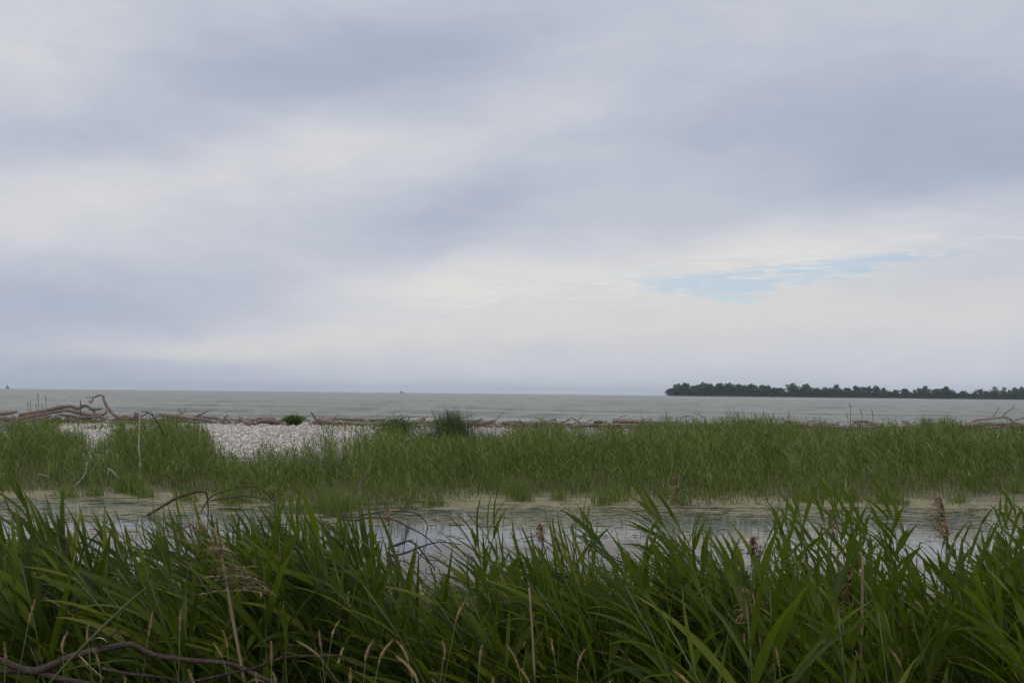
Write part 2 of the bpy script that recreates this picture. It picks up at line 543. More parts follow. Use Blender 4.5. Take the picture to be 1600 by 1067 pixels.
def smooth_path(pts, rad, sub=4):
    pts = np.array([list(p) for p in pts], float)
    rad = np.array(rad, float)
    n = len(pts)
    if n < 3:
        k = np.linspace(0, 1, sub * 2 + 1)[:, None]
        return pts[0] * (1 - k) + pts[-1] * k, rad[0] * (1 - k[:, 0]) + rad[-1] * k[:, 0]
    ext = np.vstack([2 * pts[0] - pts[1], pts, 2 * pts[-1] - pts[-2]])
    out, ro = [], []
    for i in range(n - 1):
        p0, p1, p2, p3 = ext[i:i + 4]
        for k in range(sub):
            t = k / sub
            out.append(.5 * (2 * p1 + (p2 - p0) * t + (2 * p0 - 5 * p1 + 4 * p2 - p3) * t * t + (-p0 + 3 * p1 - 3 * p2 + p3) * t ** 3))
            ro.append(rad[i] * (1 - t) + rad[i + 1] * t)
    out.append(pts[-1]); ro.append(rad[-1])
    return np.array(out), np.array(ro)


def tube(mb, pts, rad, sides=8, sub=4, rough=.12, r=0.0, smoothp=True):
    p, w = smooth_path(pts, rad, sub) if smoothp else (np.array([list(q) for q in pts], float), np.array(rad, float))
    n = len(p)
    tan = np.gradient(p, axis=0)
    tan /= np.linalg.norm(tan, axis=1)[:, None] + 1e-9
    ref = np.array([0.03, 0.9, 0.2])
    a = np.cross(tan, ref); a /= np.linalg.norm(a, axis=1)[:, None] + 1e-9
    b = np.cross(tan, a)
    ang = np.arange(sides) * 2 * np.pi / sides
    prof = 1 + rough * RS.randn(sides) * .6
    wob = 1 + rough * RS.randn(n, 1)
    rr = w[:, None] * prof[None] * wob
    V = p[:, None, :] + (np.cos(ang)[None, :, None] * a[:, None, :] + np.sin(ang)[None, :, None] * b[:, None, :]) * rr[:, :, None]
    V = V.reshape(-1, 3)
    i = np.arange(n - 1)[:, None] * sides
    j = np.arange(sides)[None, :]
    jn = (j + 1) % sides
    Q = np.stack([i + j, i + jn, i + sides + jn, i + sides + j], -1).reshape(-1, 4)
    V = np.vstack([V, p[0], p[-1]])
    Tt = [(n * sides, (k + 1) % sides, k) for k in range(sides)] + [(n * sides + 1, (n - 1) * sides + k, (n - 1) * sides + (k + 1) % sides) for k in range(sides)]
    mb.add(V, Q, Tt, r=r)


def unit(v):
    return v / (np.linalg.norm(v) + 1e-9)


# ------------------------------------------------------------------ ground, pond, sea
def sstep(x, a, b):
    t = np.clip((x - a) / (b - a), 0, 1)
    return t * t * (3 - 2 * t)


def ground_z(x, y):
    x = np.asarray(x, float); y = np.asarray(y, float)
    yy = y + .5 * np.sin(x * .55 + 1) + .3 * np.sin(x * 1.3)
    z = .88 - .70 * sstep(yy, 2.5, 9.0) - .30 * sstep(yy, 9.0, 12.2)
    z = z + .14 * sstep(yy, 21.5, 24.5) + .16 * sstep(yy, 24, 36) + .20 * sstep(y, 38, 58)
    z = z - 1.3 * sstep(y, 63.5, 82)
    z = z + .03 * np.sin(x * 2.1 + y * 1.7) * np.sin(y * 1.3 - x * .6) * (1 - sstep(y, 9, 12)) + .02 * np.sin(x * .9) * sstep(y, 36, 40)
    return z


def grid(xs, ys, zf):
    X, Y = np.meshgrid(xs, ys)
    V = np.stack([X, Y, zf(X, Y)], -1).reshape(-1, 3)
    nx, ny = len(xs), len(ys)
    i = (np.arange(ny - 1)[:, None] * nx + np.arange(nx - 1)[None]).reshape(-1)
    return V, np.stack([i, i + 1, i + nx + 1, i + nx], -1)


mb = Mesh()
xs = np.concatenate([[-900, -300, -120, -80, -60], np.arange(-46, 46.1, .5), [60, 80, 120, 300, 900]])
ys = np.concatenate([[-900, -300, -100, -30, -10], np.arange(-2, 14, .35), np.arange(14, 36, .7), np.arange(36, 90, .9)])
V, Q = grid(xs, ys, ground_z)
mb.add(V, Q)
tag(link('ground', mb.mesh('ground', M['ground'])), 'low bank, pond bed and shingle spit', kind='structure')

mb = Mesh()
V, Q = grid(np.arange(-60, 60.1, 2.0), np.arange(9.5, 27, 1.0), lambda x, y: x * 0)
mb.add(V, Q)
tag(link('pond', mb.mesh('pond', M['pond'])), 'still pond with a film of duckweed', kind='structure')

RE = 6371000.0
SEA_Z = -0.25


def drop(x, y):
    return (x * x + y * y) / (2 * RE)


waves = []
for i in range(26):
    lam = 2.2 * (1.17 ** (i * .75)) * RS.uniform(.85, 1.15)
    th = R(250 + RS.uniform(-38, 38))
    waves.append((2 * np.pi / lam * math.cos(th), 2 * np.pi / lam * math.sin(th), RS.uniform(0, 6.28), .0075 * lam ** .9 * RS.uniform(.5, 1.2)))


def sea_z(x, y):
    r = np.hypot(x, y)
    h = np.zeros_like(r)
    for kx, ky, ph, am in waves:
        h += am * np.sin(kx * x + ky * y + ph)
    # crests sharper than troughs
    h = h + .8 * np.abs(h) * h * 4
    lim = 1 - sstep(r, 700, 1500)
    return SEA_Z - drop(x, y) + np.clip(h, -.3, .35) * lim


mb = Mesh()
azs = np.radians(np.concatenate([np.linspace(-180, -44, 30), np.linspace(-42, 42, 430), np.linspace(44, 180, 30)]))
rs = np.concatenate([[1.0, 30], np.geomspace(58, 1500, 210), np.geomspace(1600, 7400, 24)])
A, RR = np.meshgrid(azs, rs)
X, Y = RR * np.sin(A), RR * np.cos(A)
Z = sea_z(X, Y)
Z[:2] = -1.2
V = np.stack([X, Y, Z], -1).reshape(-1, 3)
nx, ny = len(azs), len(rs)
i = (np.arange(ny - 1)[:, None] * nx + np.arange(nx - 1)[None]).reshape(-1)
mb.add(V, np.stack([i, i + nx, i + nx + 1, i + 1], -1)[:, ::-1])
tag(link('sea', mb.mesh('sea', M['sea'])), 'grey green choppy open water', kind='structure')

def flakes(n, ylo, yhi, size, z, seed_r):
    Yq = RS.uniform(ylo, yhi, n)
    Xq = RS.uniform(-.62, .62, n) * Yq
    dens = np.sin(Xq * .8 + 1.5 * np.sin(Yq * .9)) * np.sin(Yq * 1.9 + .5 * np.sin(Xq * .6)) + RS.normal(0, .35, n)
    k_ = dens > .1
    Xq, Yq = Xq[k_], Yq[k_]
    m_ = len(Xq)
    an = np.arange(6) * np.pi / 3
    rad = size * RS.gamma(2, .5, m_)[:, None] * RS.uniform(.6, 1.3, (m_, 6))
    vx = Xq[:, None] + rad * np.cos(an) * 1.8
    vy = Yq[:, None] + rad * np.sin(an)
    vz = np.full((m_, 6), z) + RS.uniform(0, .004, (m_, 1))
    Vq = np.stack([vx, vy, vz], -1).reshape(-1, 3)
    kq = np.arange(m_) * 6
    return Vq, np.concatenate([np.stack([kq, kq + 1, kq + 2, kq + 3], -1), np.stack([kq, kq + 3, kq + 4, kq + 5], -1)]), np.repeat(RS.rand(m_), 6)


mb = Mesh()
for args in ((9000, 11.8, 19.5, .017, .005, 0), (4000, 18.0, 22.5, .035, .006, 0)):
    V, Q, rr_ = flakes(*args)
    mb.add(V, Q, r=rr_)
tag(link('duckweed', mb.mesh('duckweed', M['duckweed'], False)), 'scraps of duckweed and algae floating on the pond', 'duckweed', kind='stuff')
mb = Mesh()
for k in range(420):
    yq = RS.uniform(12.5, 23.5); xq = RS.uniform(-.6, .6) * yq
    h_ = RS.uniform(.02, .16)
    tube(mb, [(xq, yq, -.05), (xq + RS.normal(0, .03), yq + RS.normal(0, .02), h_)], [.004, .002], sides=3, sub=1, rough=0, r=RS.rand())
tag(link('stubble', mb.mesh('stubble', M['bark'], False)), 'dark stubs of dead stalks poking out of the pond', 'stubble', kind='stuff')

# ------------------------------------------------------------------ leaves and reeds
def leaf_line(base, d0, out, length, wind, droop, seg):
    """centre line of a blade that starts along d0 and is carried by wind and weight"""
    p = [np.array(base, float)]
    ds = []
    for k in range(seg):
        t = (k + .5) / seg
        d = d0 * (1 - .45 * t) + out * .35 * t + wind * t + np.array([0, 0, -1.0]) * droop * t ** 2.2
        d = unit(d)
        ds.append(d)
        p.append(p[-1] + d * length / seg)
    ds.append(ds[-1])
    return np.array(p), np.array(ds)


def blade(mb, base, d0, out, length, width, wind, droop, seg=6, across=3, fold=.3, twist=0.0, r=0.0):
    p, ds = leaf_line(base, d0, out, length, wind, droop, seg)
    t = np.linspace(0, 1, seg + 1)
    w = width * np.clip(np.minimum(1.0, .30 + 2.9 * t) * (1 - t ** 1.7) ** .95, 0.02, 1)
    up = np.array([0, 0, 1.0]) + .001
    side = np.cross(ds, np.cross(ds, up) * 0 + unit(out * .6 + up))
    bad = np.linalg.norm(side, axis=1) < .05
    side[bad] = np.cross(ds[bad], np.array([0.3, 1.0, 0.1]))
    side /= np.linalg.norm(side, axis=1)[:, None] + 1e-9
    nrm = np.cross(side, ds)
    th = twist * (t ** .7)
    s2 = side * np.cos(th)[:, None] + nrm * np.sin(th)[:, None]
    n2 = -side * np.sin(th)[:, None] + nrm * np.cos(th)[:, None]
    hw = (w * .5)[:, None]
    if across == 3:
        f = (fold * (1 - .6 * t))[:, None]
        L = p - s2 * hw + n2 * hw * f
        Rr = p + s2 * hw + n2 * hw * f
        V = np.stack([L, p, Rr], 1).reshape(-1, 3)
        uv = np.stack([np.tile([0, .5, 1], seg + 1), np.repeat(t, 3)], -1)
        k = np.arange(seg)[:, None] * 3 + np.arange(2)[None]
        k = k.reshape(-1)
        Q = np.stack([k, k + 1, k + 4, k + 3], -1)
    else:
        V = np.stack([p - s2 * hw, p + s2 * hw], 1).reshape(-1, 3)
        uv = np.stack([np.tile([0.1, .4], seg + 1), np.repeat(t, 2)], -1)
        k = np.arange(seg) * 2
        Q = np.stack([k, k + 1, k + 3, k + 2], -1)
    mb.add(V, Q, uv=uv, r=r)


def reed_spec(rng, H=1.6, lean=.25, nleaf=10, lw=.034, ll=.42, wind=.55, low=.12):
    """stem points and blade list of one leafy reed; wind blows towards -x"""
    ts = np.linspace(0, 1, 7)
    ly = rng.uniform(-.05, .05)
    bow = rng.uniform(1.6, 2.4)
    top = .86
    stem = np.stack([-lean * H * ts ** bow * top, ly * H * ts, H * ts * top * np.sqrt(np.maximum(.5, 1 - (lean * ts) ** 2 * .5))], -1)
    leaves = []
    phi0 = rng.uniform(0, 6.28)
    for k in range(nleaf):
        f = low + (1 - low) * (k / (nleaf - 1)) ** .62
        f = min(1, f * rng.uniform(.985, 1.0))
        i = f * 6
        a = int(min(5, i)); fr = i - a
        base = stem[a] * (1 - fr) + stem[a + 1] * fr
        tan = unit(stem[a + 1] - stem[a])
        phi = phi0 + k * math.pi + rng.uniform(-.7, .7)
        out = np.array([math.cos(phi) * .8 - .35, math.sin(phi) * .75, 0.0])
        out = unit(out)
        ang = R(rng.uniform(16, 38)) if k < nleaf - 2 else R(rng.uniform(3, 15))
        d0 = unit(tan * math.cos(ang) + out * math.sin(ang))
        size = .60 + .50 * math.sin(math.pi * min(1, .14 + f * .80))
        L = ll * size * rng.uniform(.85, 1.15)
        Wd = lw * (.80 + .25 * math.sin(math.pi * f)) * rng.uniform(.85, 1.15)
        if k >= nleaf - 2:
            L *= .85; Wd *= .85
        wv = np.array([-1.0, rng.uniform(-.35, .2), .1]) * wind * rng.uniform(.4, 1.25) * (1 if k < nleaf - 2 else .3)
        dr = (rng.uniform(.0, .3) if rng.random() < .9 else rng.uniform(.5, 1.2)) if k < nleaf - 3 else rng.uniform(0, .15)
        if k < nleaf * .4:
            dr += rng.uniform(0, .3)
        leaves.append(dict(base=base, d0=d0, out=out, length=L, width=Wd, wind=wv, droop=dr, twist=rng.uniform(-.9, .9)))
    return stem, leaves


def reed_meshes(spec, idx):
    stem, leaves = spec
    sm = Mesh()
    H = stem[-1][2]
    tube(sm, stem, np.linspace(.0048, .0022, 7), sides=5, sub=1, rough=.03)
    res = [('stem', sm.mesh('reed_stem', M['reed_stem']))]
    for j, lf in enumerate(leaves):
        b = Mesh()
        dead = j < 2 and rng.random() < .55
        if dead:
            lf = dict(lf, droop=1.5, width=lf['width'] * .6, twist=2.0)
        blade(b, seg=7, across=3, r=rng.random() * .3, **lf)
        res.append(('dead_leaf' if dead else 'leaf', b.mesh('reed_leaf', M['dry_leaf' if dead else 'reed_leaf'])))
    return res


def spec_tip(spec):
    """highest point of the reed, the point that is put on a chosen spot"""
    best = spec[0][-1]
    for lf in spec[1]:
        p, _ = leaf_line(lf['base'], lf['d0'], lf['out'], lf['length'], lf['wind'], lf['droop'], 7)
        k = p[:, 2].argmax()
        if p[k][2] > best[2]:
            best = p[k]
    return best


rng = random.Random(5)
# (style, height): styles 0 swept by the wind, 1 upright, 2 slender
protos = []
for Hc in (.85, 1.15, 1.5):
    for st, cnt in ((0, 7), (1, 5), (2, 2)):
        for j in range(cnt):
            if st == 0:
                sp = reed_spec(rng, Hc, rng.uniform(.16, .42), int(Hc * rng.uniform(8.5, 11)) + 3, rng.uniform(.031, .044), rng.uniform(.28, .42), rng.uniform(.22, .6))
            elif st == 1:
                sp = reed_spec(rng, Hc, rng.uniform(.02, .14), int(Hc * rng.uniform(8, 10.5)) + 3, rng.uniform(.033, .047), rng.uniform(.28, .42), rng.uniform(.02, .2))
            else:
                sp = reed_spec(rng, Hc, rng.uniform(.05, .16), int(Hc * rng.uniform(4.5, 6)) + 3, rng.uniform(.026, .034), rng.uniform(.20, .28), rng.uniform(.1, .35), low=.45)
            protos.append((sp, spec_tip(sp), st))
proto_mesh = {}


def proto_for(style, need):
    """a plant of this style whose height is close to the one needed"""
    c = sorted((abs(math.log(max(need, .2) / p[1][2])) + rng.uniform(0, .12), i) for i, p in enumerate(protos) if p[2] == style)
    return c[0][1]


def place_reed(px, py, Y, pi, label, group=None, rz=0.0, name='reed', wide=1.0, x0=None):
    t = P(px, py, Y)
    pi = proto_for(0 if pi < 10 else (1 if pi < 17 else 2), t.z - float(ground_z(t.x, Y)))
    sp, tip, _ = protos[pi]
    if pi not in proto_mesh:
        proto_mesh[pi] = reed_meshes(sp, pi)
    c, s_ = math.cos(rz), math.sin(rz)
    # solve height so that the tip lands on the chosen point; base stands on the ground
    g = float(ground_z(t.x, Y))
    g = max(g, -.1)
    s = (t.z - g) / tip[2]
    s = max(.25, min(1.6, s))
    sh = s if s < 1 else s
    ox, oy = tip[0] * sh, tip[1] * sh
    bx = t.x - (c * ox - s_ * oy)
    by = Y - (s_ * ox + c * oy)
    root = bpy.data.objects.new(name, None)
    root.empty_display_size = .1
    col.objects.link(root)
    root.location = (bx, by, float(max(ground_z(bx, by), -.12)) - .03)
    zz = (t.z - root.location.z) / tip[2]
    root.scale = (sh * wide, sh * wide, zz)
    root.rotation_euler = (0, 0, rz)
    tag(root, label, 'reed', group)
    for nm, me in proto_mesh[pi]:
        o = bpy.data.objects.new(nm, me)
        o.parent = root
        col.objects.link(o)
    return root


# tallest individual reeds, placed where they stand in front of the pond
hero = [
    # px, py, distance, prototype, rz, label
    (22, 742, 4.2, 1, .1, 'leftmost tall reed rising above the far bank at the left edge of the stand'),
    (50, 738, 3.9, 4, -.1, 'tall left swept reed with a long spear tip close to the left edge'),
    (150, 768, 4.4, 2, .0, 'left swept reed in front of the open water left of the leaning pale stake'),
    (275, 752, 4.2, 6, .15, 'tall reed with a broad spear tip in front of the arching dead branch'),
    (345, 775, 4.8, 3, .0, 'reed behind the drooping dry plume with blades swept over the water'),
    (205, 790, 3.6, 7, .2, 'broad bladed reed crossing the pond just right of the left water gap'),
    (440, 765, 3.7, 0, -.1, 'tall reed at the top of the dense clump left of centre'),
    (476, 748, 3.8, 12, .1, 'highest upright reed of the dense clump left of centre'),
    (515, 762, 4.0, 5, 0, 'reed on the right shoulder of the dense clump left of centre'),
    (590, 830, 3.9, 13, .3, 'short upright reed left of the thin dead branches over the pond'),
    (560, 800, 4.6, 10, .0, 'upright reed between the dense clump and the dead pond branches'),
    (736, 815, 5.0, 17, 0, 'slender lone reed on a bare stalk in front of the pale open water at centre'),
    (782, 756, 4.6, 14, .2, 'tall upright reed that rises alone right of centre water'),
    (800, 800, 4.2, 8, 0, 'left swept reed beside the tall one at the middle of the picture'),
    (850, 790, 4.8, 9, .1, 'reed with narrow swept blades right of the middle of the picture'),
    (920, 768, 5.6, 18, 0, 'thin reed with one spear blade before the duckweed mat'),
    (985, 742, 4.4, 2, .1, 'very tall left leaning reed with staggered blades above the far grass'),
    (1040, 800, 4.0, 11, 0, 'upright reed at the foot of the very tall leaning one'),
    (1110, 788, 4.3, 15, .0, 'reed with crossed upright blades in front of the brown plume'),
    (1210, 765, 4.6, 19, .0, 'slender dark stemmed reed with sparse blades left of the bright green tuft'),
    (1263, 735, 3.9, 20, .3, 'tallest reed on the right with one broad blade at its top'),
    (1262, 785, 3.0, 13, -.3, 'bright broad bladed reed at the front right of centre'),
    (1300, 752, 4.2, 21, .1, 'reed with a brown flower spike beside it right of the tallest one'),
    (1350, 738, 4.5, 18, .4, 'tall bushy topped reed standing clear in front of the pond on the right'),
    (1372, 760, 4.7, 17, -.3, 'reed with hanging blades just right of the bushy topped one'),
    (1440, 845, 4.6, 14, .0, 'short upright reed in the middle of the right water gap'),
    (1548, 752, 4.4, 19, .1, 'tall reed with paired level blades near the right edge'),
    (95, 772, 4.6, 3, .1, 'far leaning left swept reed before the duckweed at left'),
    (240, 775, 5.0, 5, .1, 'rear left swept reed beside the bent dark pond limb'),
    (300, 790, 3.8, 1, 0, 'broad left swept reed just left of the drooping dry plume'),
    (395, 782, 4.2, 8, 0, 'left swept reed between the drooping plume and the dense clump'),
    (1320, 800, 3.9, 18, .2, 'slender reed hanging over the small curled brown plume'),
    (1230, 800, 4.4, 3, .0, 'left leaning reed with long blades crossing toward the water gap'),
    (1585, 775, 3.9, 16, .0, 'dark upright reed at the right edge of the stand'),
    (1505, 800, 3.5, 15, .2, 'broad upright reed overlapping the reddish plume'),
    (1160, 835, 4.2, 12, .2, 'upright reed at the edge of the water gap right of centre'),
    (960, 815, 4.3, 7, .0, 'left swept reed under the very tall leaning one'),
    (690, 848, 4.1, 3, .1, 'low left swept reed in front of the tangle of dead pond twigs'),
]
for px, py, Y, pi, rz, lb in hero:
    place_reed(px, py, Y, pi, lb, 'reeds in the near stand', rz)

SKY_X = [-200, 0, 60, 130, 200, 260, 330, 400, 450, 520, 590, 640, 700, 760, 800, 860, 920, 980, 1040, 1100, 1170, 1240, 1290, 1350, 1430, 1500, 1560, 1600, 1800]
SKY_Y = [790, 790, 812, 856, 852, 832, 806, 775, 765, 775, 830, 868, 866, 852, 808, 800, 836, 818, 818, 812, 850, 830, 846, 852, 862, 832, 806, 795, 795]


def dense_top(px):
    return float(np.interp(px, SKY_X, SKY_Y))


def pick(px):
    """swept reeds on the left, upright ones towards the right"""
    w = np.interp(px, [0, 600, 1000, 1600], [.88, .7, .55, .22])
    if rng.random() < w:
        return rng.randrange(0, 10)
    return rng.randrange(10, 17) if rng.random() < .8 else rng.randrange(17, 22)


cols_ = [(60, 'at the left edge'), (190, 'before the left open water'), (330, 'around the drooping dry plume'), (430, 'left of the dense clump'), (560, 'in the dense clump left of centre'),
         (700, 'before the tangled pond branches'), (820, 'at the middle of the picture'), (940, 'right of the middle'), (1060, 'under the very tall leaning reed'),
         (1190, 'around the short brown plumes'), (1300, 'around the bright broad tuft'), (1420, 'around the bare pale stalk on the right'), (1530, 'around the reddish plume'), (9999, 'at the right edge')]
for hx_, hy_, hY, hp, hr, _l in hero:
    if hy_ > 800:
        continue
    for j in range(3):
        px = hx_ + rng.choice([-1, 1]) * rng.uniform(8, 30)
        place_reed(px, hy_ + rng.uniform(4, 42), hY + rng.uniform(-.5, .5), hp, 'reed close beside a taller one, ' + [w for c_, w in cols_ if px < c_][0],
                   'companions of the tallest reeds ' + [w for c_, w in cols_ if px < c_][0], hr + rng.uniform(-.3, .3))
n_ind = 0
while n_ind < 215:
    px = rng.uniform(-60, 1660)
    Y = rng.choice([rng.uniform(2.6 if px > 900 else 3.35, 4.1), rng.uniform(3.4, 6.0)])
    py = dense_top(px) + rng.expovariate(1 / 42.0) + max(0, (3.4 - Y)) * 75 - (12 if px < 600 else 0)
    if rng.random() < (.25 if px < 600 else .10):
        py -= rng.uniform(15, 45)
    if py > 1000:
        continue
    where = [w for c_, w in cols_ if px < c_][0]
    st = pick(px)
    look = 'left swept' if st < 10 else ('upright' if st < 17 else 'slender')
    row = 'front' if Y < 3.5 else ('middle' if Y < 4.6 else 'rear')
    hgt_ = 'tall' if py < dense_top(px) + 25 else 'lower'
    place_reed(px, py, Y, st, f'{hgt_} {look} reed, {row} row, {where}', f'{hgt_} {look} reeds in the {row} {where}', rng.uniform(-.5, .5))
    n_ind += 1

# the remaining reeds of the near stand, one mass
merged = []
for sp, tip, _ in protos:
    m1 = Mesh()
    for lf in sp[1]:
        blade(m1, seg=5, across=3, r=rng.random() * .999, **lf)
    merged.append(m1.arrays())
stuff = Mesh()
for k in range(900):
    px = rng.uniform(-220, 1820)
    Y = rng.uniform(3.3, 8.2)
    py = dense_top(px) + 30 + rng.expovariate(1 / 60.0) + max(0, 4 - Y) * 60
    t = P(px, py, Y)
    gz = float(ground_z(t.x, Y))
    st = pick(px)
    pi = proto_for(0 if st < 10 else (1 if st < 17 else 2), t.z - gz)
    tip = protos[pi][1]
    if t.z - gz < .3:
        continue
    s = (t.z - gz) / tip[2]
    rz = rng.uniform(-.5, .5)
    v, q, tt, uv, r = merged[pi]
    c, s_ = math.cos(rz), math.sin(rz)
    vv = np.stack([(c * v[:, 0] - s_ * v[:, 1]) * s, (s_ * v[:, 0] + c * v[:, 1]) * s, v[:, 2] * s], -1)
    vv += np.array([t.x - tip[0] * s, Y, gz])
    stuff.add(vv, q, None, uv, (r + rng.random() * .3) % 1)
tag(link('reed_mass', stuff.mesh('reed_mass', M['reed_leaf'])), 'mass of shorter green reeds filling the near stand', 'reeds', kind='stuff')
REED_STUFF = True

# ------------------------------------------------------------------ vectorised grass blades
def grass_field(x, y, z, h, w, lean, r, seg=3, wind=(-.35, 0.0), pw=2.0):
    """many thin blades at once: arrays of positions, heights, widths, lean"""
    n = len(x)
    az_ = RS.uniform(0, 2 * np.pi, n)
    dx = np.cos(az_) * lean + wind[0] * (.4 + lean)
    dy = np.sin(az_) * lean + wind[1]
    t = np.linspace(0, 1, seg + 1)
    cx_ = x[:, None] + dx[:, None] * h[:, None] * t ** pw
    cy_ = y[:, None] + dy[:, None] * h[:, None] * t ** pw
    cz_ = z[:, None] + h[:, None] * (t - .22 * np.minimum(1.2, lean[:, None] * 1.3) * t ** 3)
    ang = RS.uniform(-1.1, 1.1, n)
    sx, sy = np.cos(ang), np.sin(ang)
    ww = w[:, None] * .5 * np.clip(1.08 - t ** 1.6, .05, 1)
    Lx = np.stack([cx_ - sx[:, None] * ww, cy_ - sy[:, None] * ww, cz_], -1)
    Rx = np.stack([cx_ + sx[:, None] * ww, cy_ + sy[:, None] * ww, cz_], -1)
    V = np.stack([Lx, Rx], 2).reshape(-1, 3)
    k = (np.arange(n)[:, None] * (seg + 1) * 2 + np.arange(seg)[None] * 2).reshape(-1)
    Q = np.stack([k, k + 1, k + 3, k + 2], -1)
    uv = np.stack([np.tile([.1, .4], n * (seg + 1)), np.tile(np.repeat(t, 2) * .8, n)], -1)
    return V, Q, uv, np.repeat(r, (seg + 1) * 2)


# near bank grass
n = 17000
Y = 2.6 + 9.0 * RS.rand(n) ** 1.1
X = (RS.rand(n) * 1.3 - .65) * (Y + 1.0)
Zg = ground_z(X, Y)
Hh = np.clip(RS.normal(.50, .14, n), .15, .85) * (1 - .55 * sstep(Y, 7, 11))
keep = Zg > -.05
X, Y, Zg, Hh = X[keep], Y[keep], Zg[keep], Hh[keep]
n = len(X)
V, Q, uv, rr = grass_field(X, Y, Zg - .02, Hh, RS.uniform(.004, .011, n), RS.uniform(.1, .8, n), RS.rand(n), 4)
mb = Mesh(); mb.add(V, Q, uv=uv, r=rr)
tag(link('grass', mb.mesh('near_grass', M['grass'])), 'thin green and straw grass under the near reeds', 'grass', kind='stuff')

# last year's dry stalks and shredded leaves standing low in the near stand
n = 800
Y = RS.uniform(3.4, 9.5, n)
X = (RS.rand(n) * 1.3 - .65) * (Y + .5)
Zg = ground_z(X, Y)
Hh = RS.uniform(.35, .95, n) * (1 - .3 * sstep(Y, 5, 9))
V, Q, uv, rr = grass_field(X, Y, Zg - .02, Hh, RS.uniform(.004, .007, n), RS.uniform(.02, .3, n), RS.rand(n), 3)
mb = Mesh(); mb.add(V, Q, uv=uv, r=rr)
for k in range(2):
    V, Q, uv, rr = grass_field(X, Y, Zg + Hh * RS.uniform(.2, .8, n), RS.uniform(.10, .26, n), RS.uniform(.006, .014, n), RS.uniform(.5, 2.2, n), RS.rand(n), 4, (-.3, 0), 1.3)
    mb.add(V, Q, uv=uv, r=rr)
tag(link('dry_stalks', mb.mesh('dry_stalks', M['dry_leaf'])), 'tan dead stalks and shredded leaves low among the near reeds', 'dry reeds', kind='stuff')

# dead litter strands on the near shore
n = 9000
Y = RS.uniform(6.0, 12.6, n)
X = (RS.rand(n) * 1.3 - .65) * Y
Zg = np.maximum(ground_z(X, Y), 0.002)
a_ = RS.uniform(0, np.pi, n); L = RS.uniform(.06, .32, n); wv = RS.uniform(.002, .006, n)
dx, dy = np.cos(a_) * L / 2, np.sin(a_) * L / 2
h1, h2 = RS.uniform(0, .07, n), RS.uniform(0, .12, n)
V = np.stack([np.stack([X - dx, Y - dy, Zg + h1], -1), np.stack([X - dx, Y - dy, Zg + h1 + wv * 2], -1),
              np.stack([X + dx, Y + dy, Zg + h2 + wv * 2], -1), np.stack([X + dx, Y + dy, Zg + h2], -1)], 1).reshape(-1, 3)
k = np.arange(n) * 4
mb = Mesh(); mb.add(V, np.stack([k, k + 1, k + 2, k + 3], -1), r=np.repeat(RS.rand(n), 4))
tag(link('dead_litter', mb.mesh('dead_litter', M['litter'], False)), 'tan litter of dead stalks along the near waterline', 'litter', kind='stuff')

# ------------------------------------------------------------------ far reed bank
front = [(-200, 762), (0, 764), (250, 764), (340, 772), (450, 788), (600, 788), (700, 782), (760, 768), (900, 772), (1000, 778), (1150, 782), (1300, 780), (1450, 775), (1600, 770), (1800, 768)]
fr_ratio, fr_y = [], []
for px, py in front:
    g = G(px, py, 0.0)
    fr_ratio.append(g.x / g.y); fr_y.append(g.y)
px_of_ratio = lambda q: 800 + q * F


def skyline(px, table):
    return np.interp(px, [a for a, b in table], [b for a, b in table])


# top edge of the far reeds in the photograph, used for how tall they grow
top_tab = [(-200, 662), (0, 664), (40, 660), (90, 664), (130, 668), (150, 690), (190, 668), (230, 664), (260, 656), (305, 656), (325, 668), (345, 690), (370, 710), (400, 712),
           (430, 698), (480, 690), (520, 678), (560, 669), (600, 670), (640, 674), (665, 680), (720, 676), (780, 674), (820, 671), (850, 668), (880, 664),
           (920, 672), (960, 672), (1000, 656), (1060, 652), (1110, 652), (1150, 646), (1200, 645), (1240, 652), (1300, 662), (1340, 664), (1400, 668), (1440, 660), (1500, 654), (1540, 668), (1600, 666), (1800, 664)]
n = 30000
q_ = RS.uniform(-.66, .66, n)
y0 = np.interp(q_, fr_ratio, fr_y)
y0 = y0 + .9 * np.sin(q_ * 61 + 2 * np.sin(q_ * 17)) + .7 * np.sin(q_ * 143 + 1) + RS.normal(0, .25, n)
depth = RS.rand(n) ** .9 * 17.0
Yv = y0 + .5 + depth
pxv = 800 + q_ * F
Xv = q_ * Yv
gz = ground_z(Xv, Yv)
# photo height of a plant top at this place
tp = skyline(pxv + RS.normal(0, 9, n), top_tab) + 3 + 5 * np.sin(pxv * .045 + 2 * np.sin(pxv * .013)) + 3 * np.sin(pxv * .13)
horizon = 605.7 + .0106 * pxv
zmax = 2.4 - (tp - horizon) * Yv / F
clump = .5 + .5 * np.sin(Xv * .9 + 1.3 * np.sin(Yv * .6)) * np.cos(Yv * .55 + .7 * np.sin(Xv * .35))
big = .5 + .5 * np.sin(Xv * .42 + 2 * np.sin(Yv * .31)) * np.sin(Yv * .5 + Xv * .13)
hgt = RS.normal(1.50, .22, n) * (.66 + .30 * clump + .20 * big)
hgt = hgt * (.42 + .58 * sstep(depth, .2, 4.0))
hgt = np.minimum(hgt, zmax - gz + RS.normal(.03, .09, n) - np.where(RS.rand(n) < .55, .38 * RS.rand(n), 0) + np.where(RS.rand(n) < .06, .26 * RS.rand(n), 0))
p_keep = np.where(depth < 9, .95, .75)
p_keep = np.where((pxv > 125) & (pxv < 190) & (depth > 4), .28, p_keep)
pj = pxv + RS.normal(0, 16, n)
p_keep = np.where((pj > 335) & (pj < 560) & (depth > 6), .10, p_keep)
p_keep *= (.15 + .40 * clump + .35 * big) * np.where(depth > 3, .72, .6)
